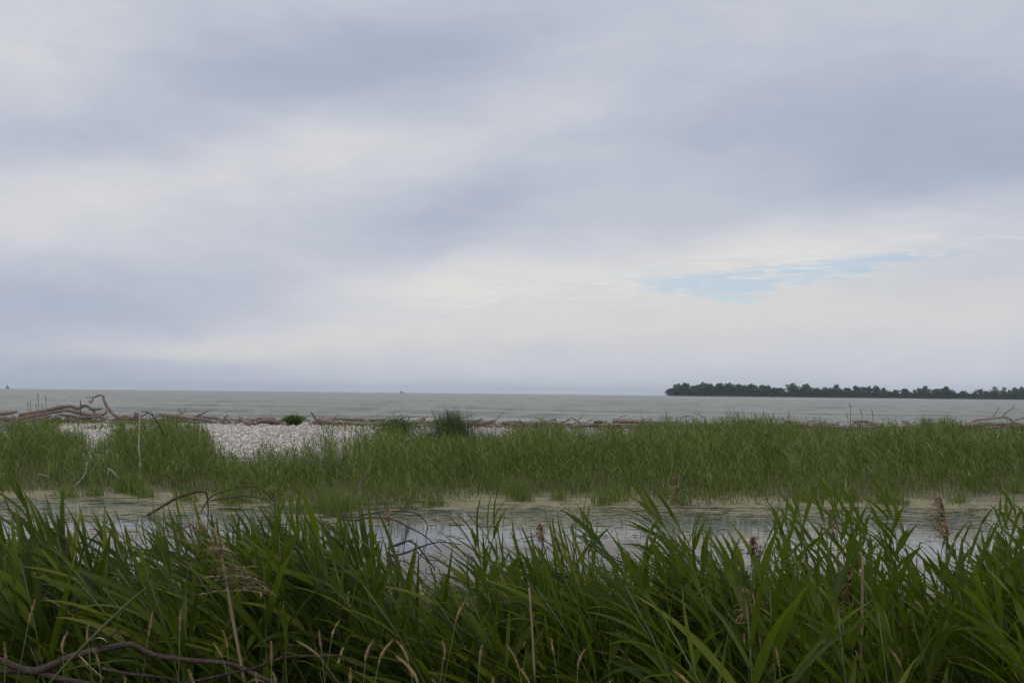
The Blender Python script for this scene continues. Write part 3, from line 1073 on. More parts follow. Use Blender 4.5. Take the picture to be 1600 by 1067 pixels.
p_keep = np.where((pxv > 560) & (pxv < 1800) & (depth > 13), .35, p_keep)
p_keep = np.where((pxv < 335) & (depth > 11), .35, p_keep)
keep = (hgt > .25) & (RS.rand(n) < p_keep)
Xv, Yv, gz, hgt, clump, pxv = [a[keep] for a in (Xv, Yv, gz, hgt, clump, pxv)]
n = len(Xv)
mb = Mesh()
patch = .5 + .5 * np.sin(Xv * 1.15 + 2.1 * np.sin(Yv * .8 + 1)) * np.sin(Yv * 1.05 + 1.7 * np.sin(Xv * .5))
stem_r = np.clip(RS.rand(n) * .5 + .48 * patch - .04, 0, .999)  # clump tone, its contrast raised to paint shaded hollows into the bed
# stems
V, Q, uv, rr = grass_field(Xv, Yv, np.maximum(gz, -.02), hgt, np.full(n, .011), RS.uniform(.03, .2, n), np.clip(stem_r + .18, 0, .999), 2, (-.12, 0))
mb.add(V, Q, uv=uv, r=rr)
# blades: 8 per stem at different heights
sidek = np.where(RS.rand(n) < .5, 1.0, -1.0)
for k in range(9):
    f = .16 + .82 * k / 8.0
    bl = RS.uniform(.16, .32, n) * (.75 + .5 * math.sin(math.pi * f)) * np.clip(hgt, .4, 1.3)
    zb = np.maximum(gz, -.02) + hgt * f * RS.uniform(.92, 1.0, n) - bl * .25
    lean = RS.uniform(.5, 1.5, n) if k < 8 else RS.uniform(.1, .5, n)
    sel = RS.rand(n) < .9
    xb = Xv - .10 * hgt * f * f
    V, Q, uv, rr = grass_field(xb[sel], Yv[sel], zb[sel], bl[sel], RS.uniform(.012, .025, sel.sum()), lean[sel], np.clip(stem_r[sel] + RS.uniform(-.2, .25, sel.sum()), 0, .999), 2, (-.24, 0), 1.25)
    mb.add(V, Q, uv=uv, r=rr)
tag(link('reed_bed', mb.mesh('reed_bed', M['mid_reed'])), 'broad green reed bed along the far side of the pond', 'reeds', kind='stuff')

# finer sedge and young growth that fills the bed between the reeds
n = 34000
q_ = RS.uniform(-.66, .66, n)
y0 = np.interp(q_, fr_ratio, fr_y) + .9 * np.sin(q_ * 61 + 2 * np.sin(q_ * 17)) + .7 * np.sin(q_ * 143 + 1)
depth = RS.rand(n) ** .8 * 16
Yv = y0 + .3 + depth
Xv = q_ * Yv
pxv = 800 + q_ * F + RS.normal(0, 14, n)
gz = ground_z(Xv, Yv)
zmax = 2.4 - (skyline(pxv, top_tab) + 7 - (605.7 + .0106 * pxv)) * Yv / F
big = .5 + .5 * np.sin(Xv * .42 + 2 * np.sin(Yv * .31)) * np.sin(Yv * .5 + Xv * .13)
patch = .5 + .5 * np.sin(Xv * 1.15 + 2.1 * np.sin(Yv * .8 + 1)) * np.sin(Yv * 1.05 + 1.7 * np.sin(Xv * .5))
hgt = RS.uniform(.45, .95, n) * (.5 + .5 * sstep(depth, 0, 3)) * (.75 + .4 * big)
hgt = np.minimum(hgt, zmax - gz - .12 * RS.rand(n))
keep = (hgt > .18) & ~((pxv > 335) & (pxv < 560) & (depth > 6)) & ~((pxv > 128) & (pxv < 188) & (depth > 3) & (RS.rand(n) < .7)) & ((depth < 12) | (RS.rand(n) < .4))
Xv, Yv, gz, hgt, patch, depth = [a[keep] for a in (Xv, Yv, gz, hgt, patch, depth)]
n = len(Xv)
V, Q, uv, rr = grass_field(Xv, Yv, np.maximum(gz, -.02), hgt, RS.uniform(.009, .016, n), RS.uniform(.05, .55, n), np.clip(.12 + RS.rand(n) * .6 + .25 * patch * (depth < 6), 0, .97), 3, (-.16, 0))
mb = Mesh(); mb.add(V, Q, uv=uv, r=rr)
tag(link('sedge_bed', mb.mesh('sedge_bed', M['mid_reed'])), 'fine green sedge between the far reeds', 'sedge', kind='stuff')

# shorter, yellower grass at the front of the far bank and standing in the shallows
n = 26000
q_ = RS.uniform(-.66, .66, n)
y0 = np.interp(q_, fr_ratio, fr_y)
Yv = y0 - 1.6 + RS.gamma(2.0, 1.4, n)
Xv = q_ * Yv
dn = np.sin(Xv * 1.7 + 2 * np.sin(Yv * .9)) * .5 + .5
d0 = Yv - y0
keep = (RS.rand(n) < sstep(d0, -1.9, .6) * (.45 + .55 * dn))
Xv, Yv, d0 = Xv[keep], Yv[keep], d0[keep]
n = len(Xv)
hh = RS.uniform(.12, .42, n) * (.3 + .7 * sstep(d0, -1.6, 1.0))
V, Q, uv, rr = grass_field(Xv, Yv, np.maximum(ground_z(Xv, Yv), -.02), hh, RS.uniform(.008, .018, n), RS.uniform(.1, .8, n), RS.rand(n), 2)
mb = Mesh(); mb.add(V, Q, uv=uv, r=rr)
tag(link('marsh_grass', mb.mesh('marsh_grass', M['mid_grass'])), 'short yellow green marsh grass at the far waterline', 'grass', kind='stuff')

n = 5200
cq = RS.uniform(-.62, .62, 46)
ck = RS.randint(0, 46, n)
q_ = cq[ck] + RS.normal(0, .006, n)
y0 = np.interp(q_, fr_ratio, fr_y)
Yv = y0 - RS.rand(46)[ck] * 2.0 + RS.normal(0, .22, n)
Xv = q_ * Yv
V, Q, uv, rr = grass_field(Xv, Yv, np.full(n, -.03), RS.uniform(.18, .62, n) * (.5 + .7 * RS.rand(46)[ck]), RS.uniform(.008, .016, n), RS.uniform(.1, .7, n), np.clip(RS.rand(n) * .7 + .3 * RS.rand(46)[ck], 0, .999), 3, (-.2, 0))
mb = Mesh(); mb.add(V, Q, uv=uv, r=rr)
tag(link('emergent_grass', mb.mesh('emergent_grass', M['mid_reed'])), 'small clumps of grass standing in the shallows before the far bed', 'grass', kind='stuff')

# weeds among the driftwood and on the shingle
n = 6500
Yv = RS.uniform(50, 60.5, n)
q_ = np.concatenate([RS.uniform(-.56, -.36, n // 3), RS.uniform(-.30, .56, n - n // 3)])
Xv = q_ * Yv
m_ = np.sin(Xv * .8) * np.sin(Xv * .37 + 2) + .35 * np.sin(Xv * 2.3)
keep = (m_ > .05) | ((q_ > .05) & (RS.rand(n) < .6))
keep &= ~((q_ > -.33) & (q_ < -.19))
Xv, Yv = Xv[keep], Yv[keep]
n = len(Xv)
V, Q, uv, rr = grass_field(Xv, Yv, ground_z(Xv, Yv), RS.uniform(.15, .5, n), RS.uniform(.015, .04, n), RS.uniform(.2, 1.0, n), RS.rand(n), 2)
mb = Mesh(); mb.add(V, Q, uv=uv, r=rr)
tag(link('beach_weeds', mb.mesh('beach_weeds', M['mid_reed'])), 'low green weeds scattered along the driftwood line', 'weeds', kind='stuff')

# pebbles and shells
n = 34000
Yv = 33 + 29 * RS.rand(n) ** .9
q_ = np.concatenate([RS.uniform(-.45, -.10, int(n * .72)), RS.uniform(-.6, .6, n - int(n * .72))])
Xv = q_ * Yv
sz = RS.gamma(3.0, .011, n) + .012
base = np.array([(1, 0, 0), (0, 1, 0), (-1, 0, 0), (0, -1, 0), (0, 0, .6), (0, 0, -.4)], float)
ang = RS.uniform(0, 6.28, n)
B = base[None] * (1 + .25 * RS.randn(n, 6, 1)) * sz[:, None, None]
B[:, :, 0] *= RS.uniform(.8, 1.7, n)[:, None]
bx = B[:, :, 0] * np.cos(ang)[:, None] - B[:, :, 1] * np.sin(ang)[:, None]
by = B[:, :, 0] * np.sin(ang)[:, None] + B[:, :, 1] * np.cos(ang)[:, None]
V = np.stack([bx + Xv[:, None], by + Yv[:, None], B[:, :, 2] + (ground_z(Xv, Yv) + sz * .25)[:, None]], -1).reshape(-1, 3)
tri = np.array([(0, 1, 4), (1, 2, 4), (2, 3, 4), (3, 0, 4), (1, 0, 5), (2, 1, 5), (3, 2, 5), (0, 3, 5)])
Tt = (np.arange(n)[:, None, None] * 6 + tri[None]).reshape(-1, 3)
mb = Mesh(); mb.add(V, None, Tt, r=np.repeat(RS.rand(n), 6))
tag(link('pebbles', mb.mesh('pebbles', M['pebble'], False)), 'pale pebbles and shells covering the spit', 'pebbles', kind='stuff')

# ------------------------------------------------------------------ plants that stand out on the far side
def leafy_bush(name, px, py_top, py_base, Y, w_px, mat_key, label, cat, n=900, leaf=(.05, .022), upright=.4, stems=9, narrow=False, group=None):
    base = P(px, py_base, Y)
    gzb = float(ground_z(base.x, Y))
    top = P(px, py_top, Y)
    H = top.z - gzb
    Wd = w_px * Y / F * .5
    root = link(name, None, loc=(base.x, Y, gzb))
    tag(root, label, cat, group)
    fm, smb = Mesh(), Mesh()
    ends = []
    for k in range(stems):
        a = RS.uniform(0, 6.28); sp = RS.uniform(.1, .9)
        e = np.array([math.cos(a) * Wd * sp, math.sin(a) * Wd * .7 * sp, H * math.sqrt(max(.12, 1 - (sp * .85) ** 2)) * RS.uniform(.8, 1.0)])
        mid_ = e * np.array([.35, .35, .55])
        tube(smb, [np.zeros(3), mid_, e], [.012, .008, .003], sides=4, sub=2, rough=.05)
        ends.append((mid_, e))
    for k in range(n):
        m_, e = ends[RS.randint(len(ends))]
        f = RS.rand() ** .7
        if narrow:
            c = m_ * .3 + (e - m_ * .3) * f + RS.randn(3) * np.array([.05, .05, .05])
        else:
            c = m_ * .2 + (e - m_ * .2) * f + RS.randn(3) * np.array([Wd * .2, Wd * .2, H * .10])
        c[2] = max(.02, c[2])
        d = unit(np.array([RS.randn() * .7 - .15, RS.randn() * .7, upright + abs(RS.randn()) * .5]))
        out = unit(np.array([d[0], d[1], 0]) + 1e-3)
        L = leaf[0] * RS.uniform(.7, 1.4)
        blade(fm, c, d, out, L, leaf[1] * RS.uniform(.8, 1.3), np.array([-.25, 0, 0]), .3, seg=2, across=2, r=RS.rand())
    link('foliage', fm.mesh(name + '_foliage', M[mat_key]), root)
    link('stem', smb.mesh(name + '_stem', M['trunk']), root)
    return root


leafy_bush('shrub', 460, 650, 668, 57, 42, 'shrub_leaf', 'round bright green shrub alone at the back edge of the shingle', 'shrub', 3000, (.15, .065), stems=26)
leafy_bush('shrub', 620, 652, 716, 43, 76, 'willow_leaf', 'taller bushy green shrub with a bright top in front of the driftwood', 'shrub', 3200, (.16, .045), .7, 26)
leafy_bush('shrub', 20, 660, 700, 46, 60, 'willow_leaf', 'leafy shrub at the left edge of the shingle', 'shrub', 900, (.13, .03), .7, 14)
leafy_bush('weed_clump', 88, 656, 668, 57, 60, 'willow_leaf', 'low green weeds under the long crooked logs on the left', 'weeds', 700, (.12, .04), .5, 14)
leafy_bush('weed_clump', 1448, 652, 680, 52, 46, 'mid_grass', 'yellowing weed clump in front of the driftwood on the right', 'weeds', 800, (.2, .02), 1.3, 16)
leafy_bush('weed_clump', 1527, 662, 676, 54, 26, 'shrub_leaf', 'small pale green weed beside the arching branch on the right', 'weeds', 300, (.12, .05), .5, 8)


# dark tones inside the far bed, shaded hollows included, are coloured into its mass
def sedge_clump(name, px, top, base_py, Y, w_px, mat_key, label, nb=130, width=.02, lean=(.1, .45), group=None):
    base = P(px, base_py, Y)
    gzb = float(ground_z(base.x, Y))
    H = P(px, top, Y).z - gzb
    Wd = w_px * Y / F * .5
    root = link(name, None, loc=(base.x, Y, gzb))
    tag(root, label, 'reeds', group)
    x = RS.normal(0, Wd * .45, nb); y = RS.normal(0, .35, nb)
    h = H * RS.uniform(.72, 1.08, nb) * np.exp(-(x / Wd) ** 2 * .18) * RS.uniform(.8, 1.0, nb)
    V, Q, uv, rr = grass_field(x, y, np.zeros(nb), h, np.full(nb, width), RS.uniform(lean[0], lean[1], nb), RS.rand(nb), 5, (-.30, 0))
    m1 = Mesh(); m1.add(V, Q, uv=uv, r=rr)
    link('blades', m1.mesh(name + '_blades', M[mat_key]), root)['kind'] = 'stuff'
    return root


sedge_clump('cattail_clump', 710, 630, 718, 42, 72, 'dark_reed', 'tall dark clump of narrow blades in front of the driftwood at centre', 520, .022, (.05, .35))
sedge_clump('cattail_clump', 672, 668, 722, 42, 40, 'dark_reed', 'smaller dark clump left of the tall one at centre', 150, .025)
for px, tp, yb, Y, w, lb in [
    (874, 646, 700, 46, 26, 'reed tuft sticking up over the driftwood right of centre'),
    (1020, 646, 700, 40, 34, 'reed tuft above the right end of the cut log'),
    (1158, 640, 700, 38, 44, 'tall reed tuft in front of the island'),
    (1192, 643, 700, 38, 36, 'tall reed tuft just right of the one before the island'),
    (1310, 650, 700, 42, 30, 'reed tuft below the island left of the two dry plumes'),
    (1492, 645, 700, 42, 36, 'dark tipped reed tuft left of the arching branch'),
    (1552, 645, 690, 46, 10, 'single tall green reed beside the arching branch on the right'),
    (305, 648, 690, 44, 40, 'reed tuft in front of the long log on the left'),
    (262, 640, 690, 44, 16, 'thin tall reeds rising past the sea on the left'),
    (190, 640, 690, 44, 10, 'thin reed right of the curved snag'),
    (1235, 650, 700, 40, 30, 'reed tuft in the middle of the right bank'),
    (1100, 648, 700, 40, 30, 'reed tuft under the left end of the island'),
]:
    sedge_clump('reed_tuft', px, tp, yb, Y, w, 'mid_reed', lb, 60, .026, (.1, .55), 'reed tufts on the far bank')


def dry_reed(pts, rad_px, Y, label, plume=None, group=None, name='dry_reed'):
    """pale dead stalk; pts in photo pixels; plume = (length, spread, direction, strands)"""
    wp = [P(a, b, Y) for a, b in pts]
    o = wp[0].copy()
    root = link(name, None, loc=o)
    tag(root, label, 'dry reed', group)
    m1 = Mesh()
    r0 = rad_px * Y / F
    tube(m1, [list(p - o) for p in wp], np.linspace(r0 * 1.15, r0 * .7, len(wp)), sides=5, sub=3, rough=.05)
    link('stem', m1.mesh('dry_stem', M['dry_stem']), root)
    if plume:
        L, spread, dirx, ns = plume
        m2 = Mesh()
        top = np.array(wp[-1] - o)
        ax = unit(np.array(wp[-1] - wp[-2]))
        for k in range(ns):
            f = RS.rand()
            b = top - ax * L * (1 - f) * .9
            out = np.array([dirx + RS.randn() * .35, RS.randn() * .45, .0])
            d0 = unit(ax * (1.0 + .6 * f) + out * .55)
            l = L * RS.uniform(.35, .75) * (1 - .5 * f)
            blade(m2, b, d0, unit(out), l, .0016 + .0012 * RS.rand() if Y < 12 else .012, np.array([dirx * spread, 0, 0]), .9, seg=4, across=2, r=RS.rand())
            if Y < 12:
                p, ds = leaf_line(b, d0, unit(out), l, np.array([dirx * spread, 0, 0]), .9, 8)
                for j in range(2, 8):
                    for s_ in range(2):
                        blade(m2, p[j], unit(ds[j] + RS.randn(3) * .5), unit(out), .024 * RS.uniform(.6, 1.5), .0055, np.array([dirx * .3, 0, 0]), .8, seg=2, across=2, r=RS.rand())
        link('plume', m2.mesh('plume', M['plume']), root)
    return root


dry_reed([(384, 1075), (366, 980), (352, 900), (338, 835), (325, 822)], 2.6, 3.0, 'pale dry stalk with a drooping plume crossing the left reeds', (.34, 1.2, -1, 32))
dry_reed([(1480, 1010), (1478, 900), (1480, 830), (1474, 788)], 2.0, 4.0, 'reddish brown feathery plume standing before the pond on the right', (.22, .5, -.5, 50))
dry_reed([(1310, 900), (1309, 850), (1306, 800)], 1.6, 4.3, 'small curled brown plume under the reed tops right of centre', (.14, .8, -.8, 34))
dry_reed([(1345, 1070), (1347, 960), (1348, 868)], 2.4, 3.4, 'bare pale dry stalk standing upright on the right')
dry_reed([(1330, 1070), (1332, 980), (1336, 905)], 1.8, 3.9, 'soft brown feathery plume left of the bare dry stalk', (.24, .8, -.5, 50))
dry_reed([(1180, 960), (1178, 900), (1172, 848)], 1.8, 4.2, 'pinkish brown plume low in front of the water right of centre', (.17, .5, .4, 40))
dry_reed([(1190, 1040), (1186, 980), (1176, 928)], 1.8, 3.5, 'short spreading brown plume among the blades right of centre', (.15, .7, -.8, 30))
dry_reed([(1064, 900), (1062, 830), (1060, 750)], 1.0, 6.8, 'thin faint plume standing alone before the duckweed mat', (.22, .5, -.5, 34))
dry_reed([(836, 1070), (832, 990), (827, 918)], 2.2, 3.3, 'bare pale dry stalk just right of centre')
dry_reed([(845, 880), (848, 850), (846, 826)], 1.6, 4.6, 'dark brown seed spike beside the swept reeds at the middle', (.10, .2, -.2, 24))
dry_reed([(608, 860), (608, 820), (606, 798)], 1.2, 6.0, 'thin brown spike in front of the dead pond branches', (.12, .1, -.1, 16))
for px, t0, t1, lb in [(43, 629, 636, 'dry plume on a thin stalk, leftmost of those before the sea at left'), (47, 627, 635, 'bent dry plume second from the left against the sea'),
                       (59, 615, 625, 'tallest dry plume against the sea at left'), (71, 619, 628, 'dry plume right of the tallest against the sea at left'),
                       (56, 631, 638, 'short dry plume under the tallest at left'), (66, 633, 642, 'short dry stalk before the crooked log at left'),
                       (1328, 630, 638, 'dry plume highest against the water below the island'), (1346, 640, 651, 'dry plume in the middle of three below the island'),
                       (1363, 641, 649, 'rightmost dry plume of three below the island'), (1324, 646, 656, 'tan plume close to the reed tops on the right')]:
    Yd = 48
    dx = -2 if px > 1000 else 0
    dry_reed([(px + 1, 672), (px + 1, t1), (px + dx * .5, t0)], .5, Yd, lb, ((t1 - t0) * Yd / F, .25, -.3, 34), 'dry plumes against the sea')

# ------------------------------------------------------------------ timothy-like seed grass along the bottom
def seed_grass(px, py, Y, Lpx, tilt, label, group=None):
    tipp = P(px, py, Y)
    gzb = float(ground_z(tipp.x, Y))
    k = Y / F
    o = Vector((tipp.x + tilt * .5 * (tipp.z - gzb), Y, gzb))
    root = link('seed_grass', None, loc=o)
    tag(root, label, 'grass', group)
    tl = np.array(tipp - o)
    hd = Lpx * k
    d = unit(np.array([-tilt * 1.3, 0, 1.0]))
    b = tl - d * hd
    m1 = Mesh()
    tube(m1, [np.zeros(3), b * np.array([.35, .5, .6]), b], [.0022, .0018, .0013], sides=4, sub=3, rough=.02)
    link('stem', m1.mesh('seed_stem', M['reed_stem']), root)
    m2 = Mesh()
    curve = np.array([-(tilt + RS.normal(0, .5)) * hd * .35, 0, -abs(tilt) * hd * .12])
    tube(m2, [b, b + d * hd * .3, b + d * hd * .7 + curve * .4, tl + curve], [.0015, .0034, .0030, .0010], sides=6, sub=4, rough=.25)
    for j in range(70):
        f = RS.rand() ** .8
        c = b + (tl + curve * f - b) * f
        dd = unit(d + RS.randn(3) * .7)
        blade(m2, c, dd, unit(dd * np.array([1, 1, 0]) + 1e-3), .011, .003, np.zeros(3), .2, seg=1, across=2, r=RS.rand())
    link('seed_head', m2.mesh('seed_head', M['seed']), root)


sh = [(466, 993, 2.8, 46, .55), (575, 1000, 2.9, 34, .1), (603, 985, 3.0, 40, -.15), (626, 1000, 3.0, 36, .3), (641, 1012, 2.7, 50, .3), (548, 1030, 2.7, 40, .15),
      (680, 1052, 2.6, 34, .3), (722, 932, 3.4, 34, -.05), (768, 1058, 2.7, 30, 0), (424, 988, 3.0, 40, .05), (430, 1052, 2.6, 30, 0), (56, 930, 2.9, 40, -.6),
      (10, 1000, 2.9, 34, .05), (132, 965, 3.1, 34, .3), (150, 1002, 3.0, 32, .05), (240, 945, 3.2, 40, .05), (282, 955, 3.1, 34, .0), (293, 1040, 2.6, 34, .45),
      (352, 985, 3.2, 30, .05), (402, 1050, 2.6, 30, .1), (497, 985, 3.1, 30, .2), (1060, 1038, 2.6, 40, .5), (800, 1010, 3.1, 34, .2), (815, 1040, 2.9, 30, .3),
      (905, 1010, 3.1, 32, -.1), (945, 1052, 2.8, 28, 0), (1212, 1010, 3.0, 30, .1), (1395, 1000, 3.2, 34, .05), (1160, 985, 3.3, 30, .2), (860, 995, 3.4, 30, .1),
      (525, 955, 3.3, 30, .1), (700, 990, 3.2, 32, .15), (335, 1005, 3.1, 28, .1), (95, 985, 3.1, 34, .1), (195, 1050, 2.7, 30, .15), (752, 1005, 3.2, 30, .1)]
sh_lb = {0: 'thick bent tan seed head above the thin dead twig', 4: 'curved tan seed head leaning left at the bottom left of centre', 7: 'highest tan seed head, left of centre against the reeds',
         11: 'tan seed head leaning far right near the left edge', 21: 'thick tan seed head leaning left at the bottom right of centre', 17: 'pale seed head just over the thick dead branch'}
for i, (px, py, Y, L, tl) in enumerate(sh):
    Y -= .2
    tl += RS.normal(0, .16)
    py += RS.uniform(-4, 14)
    seed_grass(px, py, Y, L, tl, sh_lb.get(i, 'small tan grass seed head among many alike low in the near grass'),
               None if i in sh_lb else 'small seed heads in the near grass')

# ------------------------------------------------------------------ dead branches
def branch(name, label, cat, paths, Y, mat_key, group=None, partname='twig', sides=8, rough=.10, child='twig'):
    """paths: list of (points px, radii px[, dY]); the first is the main limb, the others are its twigs"""
    first = paths[0]
    o = P(*first[0][0], Y)
    root = None
    for i, pa in enumerate(paths):
        pts, rad = pa[0], pa[1]
        dys = pa[2] if len(pa) > 2 else [0] * len(pts)
        if np.isscalar(rad):
            rad = [rad] * len(pts)
        if len(rad) == 2 and len(pts) > 2:
            rad = list(np.linspace(rad[0], rad[1], len(pts)))
        if np.isscalar(dys):
            dys = list(np.linspace(0, dys, len(pts)))
        m1 = Mesh()
        wp = [P(a, b, Y + dy) - o for (a, b), dy in zip(pts, dys)]
        tube(m1, [list(p) for p in wp], [r * (Y + dy) / F for r, dy in zip(rad, dys)], sides=sides, sub=4, rough=rough)
        me = m1.mesh(name, M[mat_key])
        if root is None:
            root = link(name, me, loc=o)
            tag(root, label, cat, group)
        else:
            link(child, me, root)
    return root


branch('dead_branch', 'thick dark dead branch lying through the grass at bottom left', 'branch', [
    ([(-40, 1022), (0, 1030), (30, 1042), (60, 1047), (100, 1030), (130, 1020), (165, 1013), (205, 1006), (240, 1022), (300, 1031), (360, 1036), (392, 1050), (440, 1072)],
     [4.6, 4.6, 5.2, 6.2, 5.6, 5.2, 4.8, 4.8, 4.2, 3.7, 3.5, 4, 3]),
    ([(-30, 1052), (20, 1048), (60, 1050)], [4, 5]),
    ([(62, 1050), (95, 1060), (130, 1066), (190, 1078)], [5, 3.5]),
    ([(150, 1014), (165, 1000), (188, 982)], [1.8, .8], -.05),
    ([(205, 1006), (232, 1030), (236, 1042)], [1.4, .6], .05)], 3.0, 'bark', rough=.07)
branch('dead_branch', 'thin dead twig crossing behind the thick one at bottom left', 'branch', [
    ([(160, 1044), (200, 1052), (240, 1056), (280, 1062)], [2.8, 1.4]),
    ([(215, 1054), (232, 1040)], [.9, .4])], 3.2, 'bark')
branch('dead_branch', 'slender forked dead twig rising right from the thick branch', 'branch', [
    ([(280, 1068), (340, 1056), (400, 1042), (450, 1026), (500, 1025), (532, 1024)], [2.2, 1.6]),
    ([(408, 1050), (420, 1030), (446, 1004)], [1.2, .6]), ([(420, 1036), (445, 1022), (455, 1010)], [1.2, .6]),
    ([(455, 1026), (456, 1012), (446, 1002)], [.9, .4]), ([(532, 1024), (552, 1036), (580, 1040)], [1.2, .5])], 2.85, 'bark')

# branches that arch over the pond
branch('dead_branch', 'pair of thin dead branches arching over the pond at centre left', 'branch', [
    ([(520, 806), (554, 809), (574, 803), (601, 799), (625, 798), (648, 801), (660, 809), (668, 821), (665, 838)], [1.4, .8]),
    ([(528, 810), (554, 813), (576, 809), (604, 810), (621, 814), (638, 823), (665, 838), (690, 862)], [1.4, .8]),
    ([(638, 823), (632, 850), (630, 870)], [.8, .5]), ([(665, 836), (666, 850), (662, 866)], [.8, .4])], 15.0, 'bark')
branch('dead_branch', 'stout dead limb with twigs poking out of the pond behind the reeds', 'branch', [
    ([(642, 930), (628, 904), (619, 890), (611, 877), (605, 864)], [5.0, 3.4]),
    ([(606, 856), (628, 848), (640, 845), (652, 853), (663, 867), (680, 890)], [2.0, 1.0]),
    ([(606, 862), (614, 868), (635, 863), (655, 855), (685, 847), (720, 850)], [2.2, .8]),
    ([(611, 877), (630, 876), (650, 886), (668, 905)], [1.2, .5]), ([(648, 858), (664, 872), (700, 878)], [1.0, .5]),
    ([(614, 868), (622, 880), (640, 900)], [1.2, .5]), ([(664, 851), (654, 875), (640, 882)], [.8, .4])], 12.5, 'bark')
branch('dead_branch', 'long bare grey stick leaning up to the right out of the far grass', 'branch', [
    ([(522, 800), (537, 784), (550, 769), (565, 752), (576, 732), (584, 712), (587, 698)], [1.3, .5]),
    ([(549, 770), (530, 778)], [.6, .4])], 21.5, 'driftwood')
branch('dead_branch', 'bent dark limb at the far edge of the pond on the left', 'branch', [
    ([(228, 806), (252, 792), (270, 781), (287, 774), (309, 768), (322, 771), (325, 791), (325, 809)], [1.8, 2.1, 2.3, 2.1, 1.8, 1.6, 1.2, .9]),
    ([(314, 799), (329, 777), (354, 766), (385, 760), (408, 764), (422, 777), (434, 792)], [1.0, .7]),
    ([(329, 782), (354, 778), (381, 775), (405, 778), (434, 791)], [1.1, .7]), ([(368, 776), (385, 785)], [.9, .4])], 19.0, 'bark')
branch('dead_branch', 'dark sticks rising from the open water at left', 'branch', [
    ([(132, 858), (155, 830), (170, 809)], [1.5, .8]), ([(155, 830), (163, 856), (166, 880)], [1.3, .7]), ([(93, 855), (108, 835)], [1.0, .5]),
    ([(163, 812), (176, 824), (200, 850)], [1.0, .5])], 13.0, 'bark')
branch('dead_stake', 'tall pale crooked stake standing in the far grass at left', 'stake', [
    ([(213, 768), (219, 735), (217, 692), (219, 642)], [1.5, .8]), ([(219, 645), (214, 632)], [.6, .3])], 25.0, 'pale_wood')
branch('dead_branch', 'dark hooked twig beside the top of the pale stake', 'branch', [
    ([(257, 680), (250, 668), (243, 655), (235, 646), (224, 643), (219, 644)], [1.0, .7]), ([(240, 650), (236, 641)], [.5, .3])], 26.0, 'bark')
branch('dead_branch', 'short curved white stick at the far waterline on the left', 'branch', [
    ([(193, 776), (187, 752), (178, 738), (170, 732)], [1.3, .9]), ([(170, 732), (168, 742)], [.7, .4])], 23.5, 'pale_wood')
branch('dead_branch', 'thin curved pale twig in the grass near the left end of the far bank', 'branch', [
    ([(116, 760), (126, 750), (134, 738), (136, 722)], [.9, .6]), ([(60, 740), (78, 745)], [.6, .3])], 24.0, 'pale_wood')

